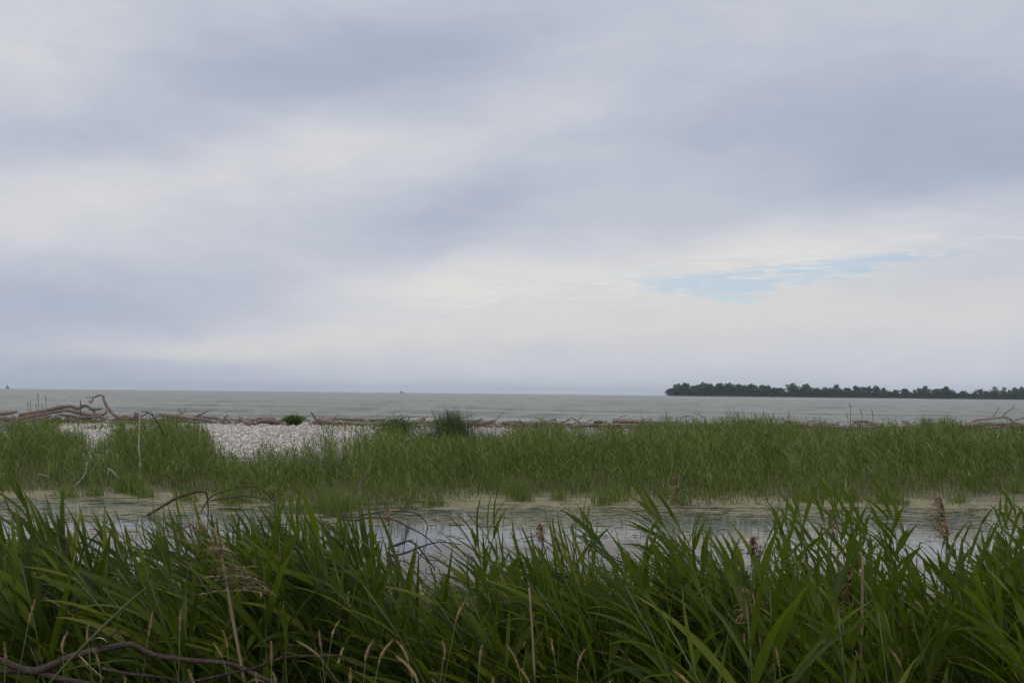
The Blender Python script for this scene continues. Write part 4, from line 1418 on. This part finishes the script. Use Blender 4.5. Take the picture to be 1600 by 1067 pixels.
# ------------------------------------------------------------------ driftwood line
DW = [
    ('driftwood_log', 'blunt grey log end at the far left of the driftwood line', [([(-30, 648), (-8, 646), (10, 645), (26, 643)], [3.8, 4.0, 3.6, 2.2])], 59, 'driftwood'),
    ('driftwood_log', 'dark log low under the blunt one at the left edge', [([(-20, 656), (10, 655), (30, 657)], [2.6, 2.2])], 58, 'driftwood'),
    ('driftwood_log', 'long crooked upper log rising and dipping on the left', [([(30, 649), (65, 643), (80, 640), (95, 636.5), (110, 635), (122, 638), (130, 634), (137, 635), (145, 640), (160, 638.5)],
        [2.6, 3.2, 3.2, 3.0, 2.9, 2.6, 2.6, 2.4, 2.2, .8]), ([(145, 640), (149, 646), (156, 647)], [1.8, 1.6])], 60, 'driftwood'),
    ('driftwood_log', 'long crooked lower log under the upper one on the left', [([(28, 655), (50, 650), (70, 647), (90, 643), (105, 641), (120, 644), (140, 648), (158, 648), (167, 645)],
        [2.6, 2.6, 2.4, 2.2, 2.4, 2.8, 2.8, 2.4, 1.4]), ([(165, 646), (165, 640)], [.9, .5])], 58.5, 'driftwood'),
    ('driftwood_log', 'third log with a hooked end under the crooked pair on the left', [([(92, 647), (110, 649), (130, 652), (150, 651), (161, 652), (163, 658)], [2.0, 2.2, 2.2, 2.0, 1.8, 1.4])], 57.5, 'driftwood'),
    ('driftwood_stick', 'short upright stick on the crooked upper log', [([(126, 650), (125.5, 640), (126, 633), (125.5, 625)], [1.1, 1.3, 1.2, .6])], 57, 'driftwood'),
    ('driftwood_snag', 'tall curved snag bending over with a pale broken top against the sea', [
        ([(203, 655), (194, 653.5), (182, 651), (174, 644), (167, 635), (162, 625), (160.6, 618.5), (155, 617.5), (149, 620), (146, 621), (143.5, 627), (141, 629), (138, 625.5)],
         [2.8, 2.8, 2.6, 2.5, 2.3, 2.0, 1.5, 1.5, 1.4, 1.4, 1.3, 1.2, .6]),
        ([(146, 620.8), (134, 621)], [.8, .5])], 59, 'snag_wood'),
    ('driftwood_log', 'level reddish log at the foot of the curved snag', [([(172, 657), (190, 655), (210, 654), (236, 656)], [2.0, 2.6, 2.4, 1.2])], 59.5, 'driftwood'),
    ('driftwood_log', 'dark thin log lying in front of the snag foot', [([(176, 660), (205, 660), (252, 661)], [1.6, 1.2])], 57, 'driftwood'),
    ('driftwood_stump', 'stubby upright stump right of the curved snag', [([(210, 655), (211.5, 650), (213, 645)], [2.6, 3.0, 2.2]), ([(214, 652), (217, 645)], [2.0, 1.4])], 58.5, 'driftwood'),
    ('driftwood_log', 'long straight log sloping down to the right, left of the shingle', [([(249, 647), (275, 650), (300, 653), (330, 658), (358, 662)], [3.0, 3.6, 3.6, 3.4, 2.2])], 59, 'driftwood'),
    ('driftwood_log', 'thinner log lying behind the long straight one', [([(286, 650), (315, 651), (343, 655)], [2.0, 1.6])], 61, 'driftwood'),
    ('driftwood_branch', 'bare twiggy branch poking up from the long straight log', [([(272, 656), (283, 645), (300, 642.5), (319, 641)], [1.2, .7]), ([(284, 645), (277, 637)], [1.0, .5]),
        ([(305, 642), (312, 647)], [.6, .3]), ([(287, 644), (291, 636)], [.5, .3])], 57, 'driftwood'),
    ('driftwood_stump', 'knobbly root end at the left corner of the open shingle', [([(348, 660), (352, 652), (357, 650)], [2.6, 1.8]), ([(352, 656), (362, 654)], [1.8, 1.2])], 59, 'driftwood'),
    ('driftwood_stick', 'pale stick leaning among the logs behind the shingle', [([(355, 651), (362, 659), (368, 665)], [1.0, .7])], 56.8, 'pale_wood'),
    ('driftwood_log', 'short thick broken log sloping down behind the shingle', [([(373, 650), (381, 657), (389, 661), (402, 663)], [1.6, 3.6, 4.2, 3.0])], 57.8, 'driftwood'),
    ('driftwood_log', 'thick mottled log left of the round shrub', [([(384, 664), (400, 660), (414, 657), (426, 658), (436, 662)], [2.0, 3.4, 4.2, 4.2, 2.2])], 57, 'driftwood'),
    ('driftwood_log', 'grey log lying behind the thick mottled one', [([(392, 656), (412, 653), (432, 657), (446, 660)], [2.0, 2.2])], 61, 'driftwood'),
    ('driftwood_stick', 'thin pale stick upright behind the shingle', [([(396, 652), (399, 660), (402, 665)], [.6, .9])], 56.5, 'pale_wood'),
    ('driftwood_stick', 'curled dark stick just right of the round shrub', [([(478, 657), (481, 656), (484, 663)], [.8, .6])], 57, 'driftwood'),
    ('driftwood_log', 'level log right of the round shrub', [([(472, 667), (490, 666), (505, 667)], [2.2, 1.6])], 56.5, 'driftwood'),
    ('driftwood_log', 'broken limb pointing up and left behind the middle of the spit', [([(485.5, 644), (490, 649), (495, 656), (508, 660), (520, 662)], [1.2, 1.5, 2.0, 2.6, 1.6]), ([(493, 653), (488, 651)], [.8, .5])], 58.5, 'driftwood'),
    ('driftwood_log', 'dark heap log beside the broken limb', [([(486, 661), (505, 656), (530, 660), (560, 660)], [2.2, 3.0, 2.6, 1.6])], 60, 'driftwood'),
    ('driftwood_stick', 'bright pale stick lying across the pile left of centre', [([(530, 656), (536, 661), (539, 665), (546, 668)], [.9, 1.1])], 56.5, 'pale_wood'),
    ('driftwood_stick', 'second pale stick across the pile left of centre', [([(573, 658), (580, 663), (588, 668)], [.7, .8])], 56.5, 'pale_wood'),
    ('driftwood_log', 'long level log along the back of the pile left of centre', [([(498, 654), (540, 655), (570, 656.5), (602, 656)], [1.8, 2.4])], 61.5, 'driftwood'),
    ('driftwood_log', 'reddish log in the middle of the pile left of centre', [([(545, 660), (562, 663), (580, 663), (600, 660)], [2.4, 3.2, 3.0, 1.6])], 58.5, 'driftwood'),
    ('driftwood_log', 'pointed log end right of the taller green shrub', [([(636, 662), (650, 660.5), (659, 657), (665, 655.5)], [2.4, 2.8, 2.4, 1.0])], 59, 'driftwood'),
    ('driftwood_log', 'long slim log running behind the dark reed clump', [([(634, 665), (665, 664), (690, 661), (705, 656)], [2.2, 1.6])], 58, 'driftwood'),
    ('driftwood_stick', 'upright stub left of the dark reed clump', [([(685.5, 659), (686, 654), (687, 649.5)], [1.0, .7])], 58, 'driftwood'),
    ('driftwood_stick', 'straight dark stick pointing up and right behind the dark reed clump', [([(714, 655), (727, 651.5), (739, 647.5)], [.8, 1.0])], 58, 'driftwood'),
    ('driftwood_log', 'twisted log right of the dark reed clump', [([(728, 666), (735, 661), (742, 659), (751, 663), (760, 660), (773, 657)], [2.0, 3.0, 3.4, 3.2, 3.0, 1.6]), ([(744, 668), (748, 665), (753, 659)], [1.4, .9])], 58.5, 'driftwood'),
    ('driftwood_log', 'grey log piled behind the twisted one', [([(736, 656.5), (755, 658), (776, 662)], [1.2, 1.8])], 61, 'driftwood'),
    ('driftwood_log', 'straight pinkish log right of the twisted one', [([(784, 661), (806, 660), (822, 663)], [2.6, 2.4])], 59, 'driftwood'),
    ('driftwood_log', 'dark slanting log over the end of the pinkish one', [([(811, 656.5), (820, 662), (830, 664.5)], [1.2, 2.2])], 57.5, 'driftwood'),
    ('driftwood_log', 'knotted log in the pile right of centre', [([(826, 663), (845, 661), (862, 660), (880, 662)], [2.0, 2.8, 2.6, 1.4])], 60, 'driftwood'),
    ('driftwood_stick', 'thin bare stick slanting over the knotted log', [([(835, 651.5), (843, 655), (853, 660)], [.6, 1.0]), ([(843, 655), (851, 652)], [.4, .3])], 58, 'driftwood'),
    ('driftwood_stick', 'thin twisted stick before the sea right of centre', [([(893, 652), (899, 656), (908, 661)], [.7, 1.1]), ([(902, 657), (906, 653)], [.7, .4])], 59, 'driftwood'),
    ('driftwood_stick', 'short stick pointing up and right before the sea', [([(912, 662), (918, 659), (926, 655)], [1.6, 1.0])], 58, 'driftwood'),
    ('driftwood_log', 'thick log with a clean cut end right of centre', [([(958, 657.5), (960, 657.5), (985, 658), (1015, 659.5), (1040, 660)], [3.6, 3.8, 3.4, 2.8, 2.4])], 59.5, 'driftwood'),
    ('driftwood_log', 'slim log lying before the cut one', [([(940, 664), (965, 663), (1000, 664)], [2.0, 1.4])], 57.5, 'driftwood'),
    ('driftwood_stick', 'thin dead twig pointing left over the reeds below the island tip', [([(1083, 643), (1092, 648), (1102, 653)], [.5, .9])], 55, 'driftwood'),
    ('driftwood_stick', 'low bent twig left of the island tip reeds', [([(1062, 654), (1070, 650.5), (1079, 650)], [.7, .5])], 55, 'driftwood'),
    ('driftwood_log', 'level pale log half hidden by the reeds below the island', [([(1222, 664), (1255, 665), (1290, 667)], [1.8, 1.8])], 58, 'driftwood'),
    ('driftwood_branch', 'slanting limb rising left among the reeds below the island', [([(1331, 657), (1341, 662), (1350, 667), (1366, 668)], [1.0, 1.5, 2.0, 1.6])], 57, 'driftwood'),
    ('driftwood_stump', 'spiky upturned root cluster on the right', [([(1428, 668), (1420, 664), (1409, 657)], [2.4, 1.1]), ([(1421, 664), (1415, 656)], [1.6, .7]), ([(1420, 663), (1407, 668)], [1.6, .8]),
        ([(1420, 662), (1421, 655)], [1.2, .5]), ([(1422, 664), (1431, 657)], [1.4, .7])], 57.5, 'driftwood'),
    ('driftwood_log', 'long dark log behind the spiky root cluster', [([(1398, 672), (1430, 670), (1455, 663), (1482, 662)], [2.0, 2.4, 2.2, 1.6])], 58.5, 'driftwood'),
    ('driftwood_branch', 'arching bare branch near the right edge with thin twigs', [
        ([(1512, 662), (1525, 656), (1544, 654), (1558, 652.5), (1571, 651.5), (1580, 656), (1590, 661), (1615, 664)], [1.6, 2.0, 1.9, 1.9, 2.0, 2.2, 2.2, 2.2]),
        ([(1567, 650), (1574, 643), (1580, 639), (1586, 632)], [.9, .4]), ([(1580, 639), (1588, 638.6), (1593, 640)], [.5, .3]), ([(1552, 651), (1557, 643), (1562, 637)], [.6, .35])], 57.5, 'driftwood'),
    ('driftwood_log', 'low log under the arching branch at right', [([(1516, 668), (1540, 664), (1565, 663), (1590, 662)], [2.2, 1.8])], 59, 'driftwood'),
    ('driftwood_log', 'grey log at the far right end of the driftwood line', [([(1585, 668), (1600, 664), (1630, 660)], [2.4, 2.8])], 57.5, 'driftwood'),
    ('driftwood_stick', 'thin stick rising to the right edge', [([(1584, 657), (1600, 652.5), (1618, 648)], [.7, .5])], 58.5, 'driftwood'),
]
for nm, lb, paths, Y, mk in DW:
    branch(nm, lb, 'driftwood', paths, Y, mk, 'driftwood along the shore', sides=9, rough=.10, child='limb')
# smaller pieces jammed between them
def dwhere(px):
    for lim, w in [(60, 'at the far left'), (150, 'under the long crooked logs'), (245, 'around the curved snag'), (350, 'by the long straight log'), (450, 'behind the open shingle'),
                   (560, 'right of the round shrub'), (650, 'by the taller green shrub'), (730, 'behind the dark reed clump'), (800, 'by the twisted log'), (900, 'around the knotted log'),
                   (1050, 'by the cut log'), (1200, 'below the left end of the island'), (1320, 'below the middle of the island'), (1460, 'around the spiky roots'), (9999, 'by the arching branch')]:
        if px < lim:
            return w


for kk in range(270):
    px = RS.uniform(0, 1640)
    if 440 < px < 478 or (330 < px < 345):
        continue
    base = 661.5 + (px / 1600) * 9 - (2 if px < 300 else 0)
    py = base - abs(RS.normal(1.0, 4.2))
    L = RS.uniform(10, 34)
    an = RS.normal(0, .22) if RS.rand() < .75 else RS.uniform(-1.2, 1.2)
    Y = RS.uniform(57, 62.5)
    if abs(an) > .5:
        L *= .55
    bend = RS.normal(0, 1.5)
    r0 = RS.uniform(.8, 2.9) if abs(an) < .45 else RS.uniform(.35, .9)
    branch('driftwood_piece', 'small weathered driftwood piece jammed in the pile ' + dwhere(px), 'driftwood',
           [([(px - L / 2, py + math.sin(an) * L / 2), (px, py + bend), (px + L / 2, py - math.sin(an) * L / 2)], [r0, r0 * 1.1, r0 * .6])],
           Y, 'driftwood' if RS.rand() < .85 else 'snag_wood', 'small driftwood pieces ' + dwhere(px), sides=6, rough=.15)

mb = Mesh()
for kk in range(1500):
    px = RS.uniform(0, 1640)
    if 440 < px < 480:
        continue
    if 325 < px < 440 and RS.rand() < .6:
        continue
    Yt = RS.uniform(57, 62.5)
    b_ = P(px, 640, Yt)
    gz0 = float(ground_z(b_.x, Yt))
    c0 = np.array([b_.x, Yt, gz0 + abs(RS.normal(.05, .14))])
    L = RS.gamma(2.5, .22)
    el_ = RS.normal(0, .28)
    a0 = RS.uniform(-.6, .6)
    d_ = np.array([math.cos(a0) * math.cos(el_), math.sin(a0), math.sin(el_)]) * L
    mid_ = c0 + d_ * .5 + RS.randn(3) * .05
    c0[2] = max(c0[2], gz0 + .01)
    r_ = RS.uniform(.012, .045)
    tube(mb, [c0, mid_, c0 + d_], [r_, r_ * .9, r_ * .4], sides=5, sub=1, rough=.1, r=RS.rand())
tag(link('driftwood_tangle', mb.mesh('driftwood_tangle', M['driftwood'], False)), 'tangle of thin broken driftwood sticks between the logs', 'driftwood', kind='stuff')

# ------------------------------------------------------------------ snapped green stalk with dead leaves, bottom left
o = P(70, 1075, 2.4)
root = link('snapped_reed', None, loc=o)
tag(root, 'snapped pale green stalk slanting up to the right with curled dead leaves', 'reed')
m1 = Mesh()
tube(m1, [list(P(*q, 2.4) - o) for q in [(70, 1075), (110, 1030), (160, 980), (200, 942), (228, 918)]], [.0024, .003, .0034, .0030, .0016], sides=6, sub=3, rough=.02)
link('stem', m1.mesh('snapped_stem', M['reed_stem']), root)
for (bp, dx, dz, L, Wd, dr, mk, nm) in [((140, 1002), .8, .5, .05, .014, 1.6, 'dry_leaf', 'dead_leaf'), ((122, 1022), .75, -.8, .09, .010, .3, 'dry_leaf', 'dead_leaf'),
                                        ((98, 1047), .95, .25, .19, .022, .1, 'reed_leaf', 'leaf'), ((228, 918), .15, .9, .05, .006, .0, 'bark', 'broken_tip')]:
    b = Mesh()
    blade(b, np.array(P(*bp, 2.4) - o), unit(np.array([dx, -.1, dz])), np.array([1.0, 0, 0]), L, Wd, np.array([.2, 0, 0]), dr, seg=6, across=3, r=.3)
    link(nm, b.mesh(nm, M[mk]), root)

# ------------------------------------------------------------------ island
ID = 2200.0


def island_pt(px, Y=ID):
    d = ray(px, 615)
    x = d.x / d.y * Y
    return x, SEA_Z - drop(x, Y)


mb = Mesh()
pxs = np.linspace(1046, 1900, 120)
rows = []
for j, (dy, dz) in enumerate([(0, -.4), (12, .5), (40, 1.3), (220, 1.6), (300, -1.0)]):
    rows.append([[island_pt(p, ID + dy)[0], ID + dy + 10 * math.sin(p * .07) + (4 * math.sin(p * .31)), island_pt(p, ID + dy)[1] + dz] for p in pxs])
V = np.array(rows).reshape(-1, 3)
nx = len(pxs)
i = (np.arange(4)[:, None] * nx + np.arange(nx - 1)[None]).reshape(-1)
mb.add(V, np.stack([i, i + 1, i + nx + 1, i + nx], -1))
tag(link('island', mb.mesh('island', M['island_ground'])), 'low wooded island on the horizon', kind='structure')


def crown_mesh(seed, wid, gap=.0, lobes=7, nleaf=760):
    rg = np.random.RandomState(seed)
    m = Mesh()
    L = []
    for k in range(lobes):
        a = rg.uniform(0, 6.28)
        rr = rg.uniform(0, .62)
        L.append((math.cos(a) * rr * .5 * wid, math.sin(a) * rr * .4 * wid, rg.uniform(.30, .80), rg.uniform(.16, .26) * wid, rg.uniform(.13, .22)))
    L.append((0, 0, .55, .30 * wid, .30))
    L.append((rg.uniform(-.1, .1) * wid, 0, .82, .15 * wid, .17))
    n = nleaf
    idx = rg.randint(0, len(L), n)
    la = np.array(L)[idx]
    d = rg.randn(n, 3)
    d /= np.linalg.norm(d, axis=1)[:, None]
    rad = rg.uniform(.55, 1.05, n)[:, None]
    c = la[:, :3] + d * rad * la[:, [3, 3, 4]]
    c[:, 2] = np.clip(c[:, 2], .05, 1.0)
    low = rg.rand(n) < .22
    c[low, 2] = rg.uniform(.03, .42, low.sum())
    s = rg.uniform(.028, .058, n)
    u = rg.randn(n, 3); u /= np.linalg.norm(u, axis=1)[:, None]
    v = np.cross(u, d) + .2 * rg.randn(n, 3); v /= np.linalg.norm(v, axis=1)[:, None]
    u *= s[:, None]; v *= s[:, None] * .8
    V = np.stack([c - u - v * .6, c + u - v, c + u * .8 + v, c - u * .7 + v * .9], 1).reshape(-1, 3)
    k = np.arange(n) * 4
    m.add(V, np.stack([k, k + 1, k + 2, k + 3], -1), uv=np.full((n * 4, 2), .3), r=np.repeat(np.clip(rg.normal(.45, .25, n), 0, .99) * .6, 4))
    return m.mesh('crown', M['tree_leaf'], False)


def trunk_mesh(seed):
    rg = np.random.RandomState(seed)
    m = Mesh()
    tube(m, [(0, 0, -.02), (.01, 0, .25), (.0, .01, .5), (.02, 0, .75)], [.022, .018, .013, .006], sides=6, sub=1)
    for k in range(4):
        a = rg.uniform(0, 6.28)
        z = rg.uniform(.22, .45)
        tube(m, [(0, 0, z), (math.cos(a) * .12, math.sin(a) * .12, z + .12), (math.cos(a) * .22, math.sin(a) * .2, z + .3)], [.010, .007, .003], sides=4, sub=1)
    return m.mesh('trunk', M['trunk'], False)


crowns = [crown_mesh(s, w, lobes=l, nleaf=nn) for s, w, l, nn in
          [(1, 1.0, 8, 800), (2, 1.1, 9, 850), (3, .9, 6, 620), (4, .8, 5, 420), (5, 1.0, 5, 380), (6, 1.15, 9, 850), (7, .7, 5, 520)]]
trunks = [trunk_mesh(s) for s in range(3)]
trees = [(1056, 12, 602, 0), (1060, 20, 600, 1), (1069, 22, 598.4, 0), (1081, 16, 603, 2), (1090, 18, 601, 5), (1099, 24, 598, 1), (1112, 22, 600, 0), (1124, 20, 598.4, 5), (1134, 18, 600, 1),
         (1143, 20, 598.6, 0), (1154, 18, 600, 5), (1164, 18, 602, 1), (1175, 20, 600, 0), (1192, 20, 601.5, 5), (1200, 18, 602.5, 1), (1210, 18, 605, 2), (1220, 16, 606, 5),
         (1239, 24, 599, 1), (1252, 14, 605, 2), (1262, 22, 600, 0), (1276, 16, 606, 5), (1289, 20, 605.3, 1), (1305, 15, 601, 6), (1312, 14, 607, 2), (1324, 20, 606, 5), (1338, 15, 603, 0),
         (1350, 14, 605, 3), (1357, 12, 604, 3), (1369, 20, 603, 1), (1382, 12, 606, 6), (1392, 12, 611, 2), (1400, 12, 609.5, 3), (1414, 17, 607.3, 5), (1428, 12, 612, 4), (1438, 14, 607, 3),
         (1444, 13, 603, 6), (1453, 12, 608, 4), (1463, 16, 607.5, 0), (1472, 14, 607, 3), (1481, 14, 604, 6), (1492, 12, 612, 2), (1505, 18, 611, 5), (1522, 13, 612, 2), (1531, 12, 608.5, 3),
         (1541, 12, 611, 2), (1554, 16, 604, 4), (1568, 15, 605, 4), (1579, 11, 610, 3), (1588, 14, 605.5, 0), (1597, 14, 605, 3), (1610, 18, 606, 1), (1628, 18, 604, 5), (1645, 16, 607, 3), (1662, 18, 606, 0)]
shapes = {0: 'full round', 1: 'broad dense', 2: 'narrow bushy', 3: 'thin open', 4: 'sparse open', 5: 'wide spreading', 6: 'slim upright'}
k = 0


def add_tree(px, w, top, ci, label, group, dY=0.0, name='tree'):
    global k
    Y = ID + 40 + dY
    x, zb = island_pt(px, Y)
    h = P(px, top, Y).z - zb - .6
    root = bpy.data.objects.new(name, None)
    root.location = (x, Y, zb + .6)
    col.objects.link(root)
    cw = {0: .9, 1: 1.0, 2: .8, 3: .7, 4: .85, 5: 1.0, 6: .6}[ci]
    wm = w * Y / F / cw * 1.35
    root.scale = (wm, wm, h)
    root.rotation_euler = (0, 0, (k * 2.4) % 6.28)
    tag(root, label, 'tree', group)
    for nm, me in (('crown', crowns[ci]), ('trunk', trunks[k % 3])):
        o_ = bpy.data.objects.new(nm, me); o_.parent = root; col.objects.link(o_)
    k += 1


for i, (px, w, top, ci) in enumerate(trees):
    pos = 'left end' if px < 1180 else ('middle' if px < 1380 else 'right end')
    add_tree(px, w, top - 1.0, ci, f'{shapes[ci]} dark tree on the {pos} of the island', f'{shapes[ci]} island trees, {pos}', RS.uniform(-12, 12))
def iwhere(px):
    return ('left tip of the island' if px < 1110 else 'island left of its two high crowns' if px < 1225 else 'island under its two high crowns' if px < 1280 else
            'middle of the island' if px < 1395 else 'thin low stretch of the island' if px < 1440 else 'right part of the island' if px < 1530 else 'right edge of the island')


for px in np.arange(1050, 1680, 5.0):
    top = 610.6 + (-3.5 if px < 1180 else 0) + (px - 1050) * .0055 + RS.uniform(-1.2, 2.2) + (1.0 if px > 1380 else 0)
    if 1183 < px < 1189:
        continue
    add_tree(px + RS.uniform(-2, 2), RS.uniform(15, 22), top, int(RS.choice([0, 1, 2, 5])), 'low dark understorey tree on the ' + iwhere(px), 'low trees on the ' + iwhere(px), RS.uniform(25, 70), 'small_tree')
# shore grass and scrub in front of the trees
n = 3500
pxv = RS.uniform(1047, 1700, n)
Yv = ID + RS.uniform(8, 38, n)
xx = (pxv - 800) / F * Yv
tmp = np.array([island_pt(p, y)[0] for p, y in zip(pxv, Yv)])
V, Q, uv, rr = grass_field(tmp, Yv, SEA_Z - drop(tmp, Yv) + .3, RS.uniform(1.5, 4.2, n), RS.uniform(1.0, 2.6, n), RS.uniform(.1, .4, n), RS.rand(n) * .8, 2, (0, 0))
mb = Mesh(); mb.add(V, Q, uv=uv, r=rr)
tag(link('shore_scrub', mb.mesh('shore_scrub', M['tree_leaf'])), 'low scrub along the waterline of the island', 'scrub', kind='stuff')
n = 700
pxv = RS.uniform(1085, 1170, n); Yv = ID + RS.uniform(2, 9, n)
tmp = np.array([island_pt(p, y)[0] for p, y in zip(pxv, Yv)])
V, Q, uv, rr = grass_field(tmp, Yv, SEA_Z - drop(tmp, Yv) + .2, RS.uniform(1.2, 2.6, n), RS.uniform(.8, 2.0, n), RS.uniform(.1, .4, n), RS.rand(n) * .8, 2, (0, 0))
mb = Mesh(); mb.add(V, Q, uv=uv, r=rr)
tag(link('shore_grass', mb.mesh('shore_grass', M['mid_grass'])), 'pale green strip of grass at the left waterline of the island', 'grass', kind='stuff')

# ------------------------------------------------------------------ boats
def hull_mesh(L, B, D, material, name):
    m = Mesh()
    st = np.linspace(-.5, .5, 9)
    V = []
    for s in st:
        w = B * .5 * (1 - abs(s * 2) ** 2.6 * (1 if s > 0 else .55))
        w = max(w, .03)
        sheer = D * (1 + .25 * (s * 2) ** 2)
        V += [(s * L, -w, sheer), (s * L * .94, -w * .6, .1 * D), (s * L * .92, 0, -.25 * D), (s * L * .94, w * .6, .1 * D), (s * L, w, sheer)]
    Q = []
    for a in range(8):
        for b in range(4):
            Q.append((a * 5 + b, a * 5 + b + 1, a * 5 + b + 6, a * 5 + b + 5))
        Q.append((a * 5, a * 5 + 5, a * 5 + 9, a * 5 + 4))
    m.add(V, Q)
    return m.mesh(name, material, False)


def box_mesh(dim, c, material, name, taper=.85):
    m = Mesh()
    x, y, z = [d / 2 for d in dim]
    V = [(sx * x, sy * y, -z) for sx in (-1, 1) for sy in (-1, 1)] + [(sx * x * taper, sy * y * taper, z) for sx in (-1, 1) for sy in (-1, 1)]
    V = np.array(V) + np.array(c)
    m.add(V, [(0, 1, 3, 2), (4, 6, 7, 5), (0, 4, 5, 1), (2, 3, 7, 6), (0, 2, 6, 4), (1, 5, 7, 3)])
    return m.mesh(name, material, False)


Yb = 3000.0
x, zb = island_pt(11.5, Yb)
rt = link('sailboat', None, loc=(x, Yb, zb)); rt.rotation_euler = (0, 0, R(8))
tag(rt, 'tiny sailboat with a dark sail on the horizon at far left', 'sailboat')
link('hull', hull_mesh(11, 3.2, 1.3, M['hull'], 'hull'), rt)
m1 = Mesh(); tube(m1, [(-1.6, 0, 1), (-1.6, 0, 13.5)], [.12, .07], sides=6, sub=1, rough=0); link('mast', m1.mesh('mast', M['cabin']), rt)


def sail(pts, belly, name):
    m = Mesh()
    a, b, c = [np.array(p, float) for p in pts]
    V, idx = [], {}
    N = 5
    for i_ in range(N + 1):
        for j_ in range(N + 1 - i_):
            u, v = i_ / N, j_ / N
            p = a * (1 - u - v) + b * u + c * v
            p[1] += belly * 4 * (1 - u - v) * (u + v)
            idx[(i_, j_)] = len(V); V.append(p)
    Tt = []
    for i_ in range(N):
        for j_ in range(N - i_):
            Tt.append((idx[(i_, j_)], idx[(i_ + 1, j_)], idx[(i_, j_ + 1)]))
            if i_ + j_ < N - 1:
                Tt.append((idx[(i_ + 1, j_)], idx[(i_ + 1, j_ + 1)], idx[(i_, j_ + 1)]))
    m.add(V, None, Tt)
    return m.mesh(name, M['sail'])


link('main_sail', sail([(-1.7, 0, 13), (-1.7, 0, 2.2), (-5.2, .3, 2.4)], .4, 'main_sail'), rt)
link('fore_sail', sail([(-1.4, 0, 11), (-1.2, 0, 1.6), (5.0, 0, 1.7)], .4, 'fore_sail'), rt)

Yb = 3600.0
x, zb = island_pt(627.5, Yb)
rt = link('motor_boat', None, loc=(x, Yb, zb))
tag(rt, 'tiny dark boat on the horizon left of centre', 'boat')
link('hull', hull_mesh(15, 4.2, 2.2, M['dark_hull'], 'hull'), rt)
link('cabin', box_mesh((5.5, 3, 2.6), (-.5, 0, 3.5), M['cabin'], 'cabin'), rt)
link('wheelhouse', box_mesh((2.6, 2.4, 2.0), (-.3, 0, 5.8), M['dark_hull'], 'wheelhouse'), rt)
m1 = Mesh(); tube(m1, [(-.3, 0, 6.8), (-.3, 0, 9)], [.1, .05], sides=5, sub=1, rough=0); link('mast', m1.mesh('mast', M['dark_hull']), rt)

# ------------------------------------------------------------------ haze over the lake
m, nn, o_ = mat('haze')
pv = nn.new('ShaderNodeVolumePrincipled')
pv.inputs['Color'].default_value = (.80, .90, 1.0, 1)
pv.inputs['Density'].default_value = 7.0e-5
pv.inputs['Anisotropy'].default_value = .2
nn.l.new(pv.outputs[0], o_.inputs['Volume'])
mb = Mesh()
a_, zb, zt = 7800.0, -11.0, 42.0
V = [(sx * a_, sy * a_, z) for z in (zb, zt) for sy in (-1, 1) for sx in (-1, 1)]
mb.add(V, [(0, 2, 3, 1), (4, 5, 7, 6), (0, 1, 5, 4), (2, 6, 7, 3), (0, 4, 6, 2), (1, 3, 7, 5)])
tag(link('haze', mb.mesh('haze', m, False)), 'thin haze over the lake', kind='stuff')
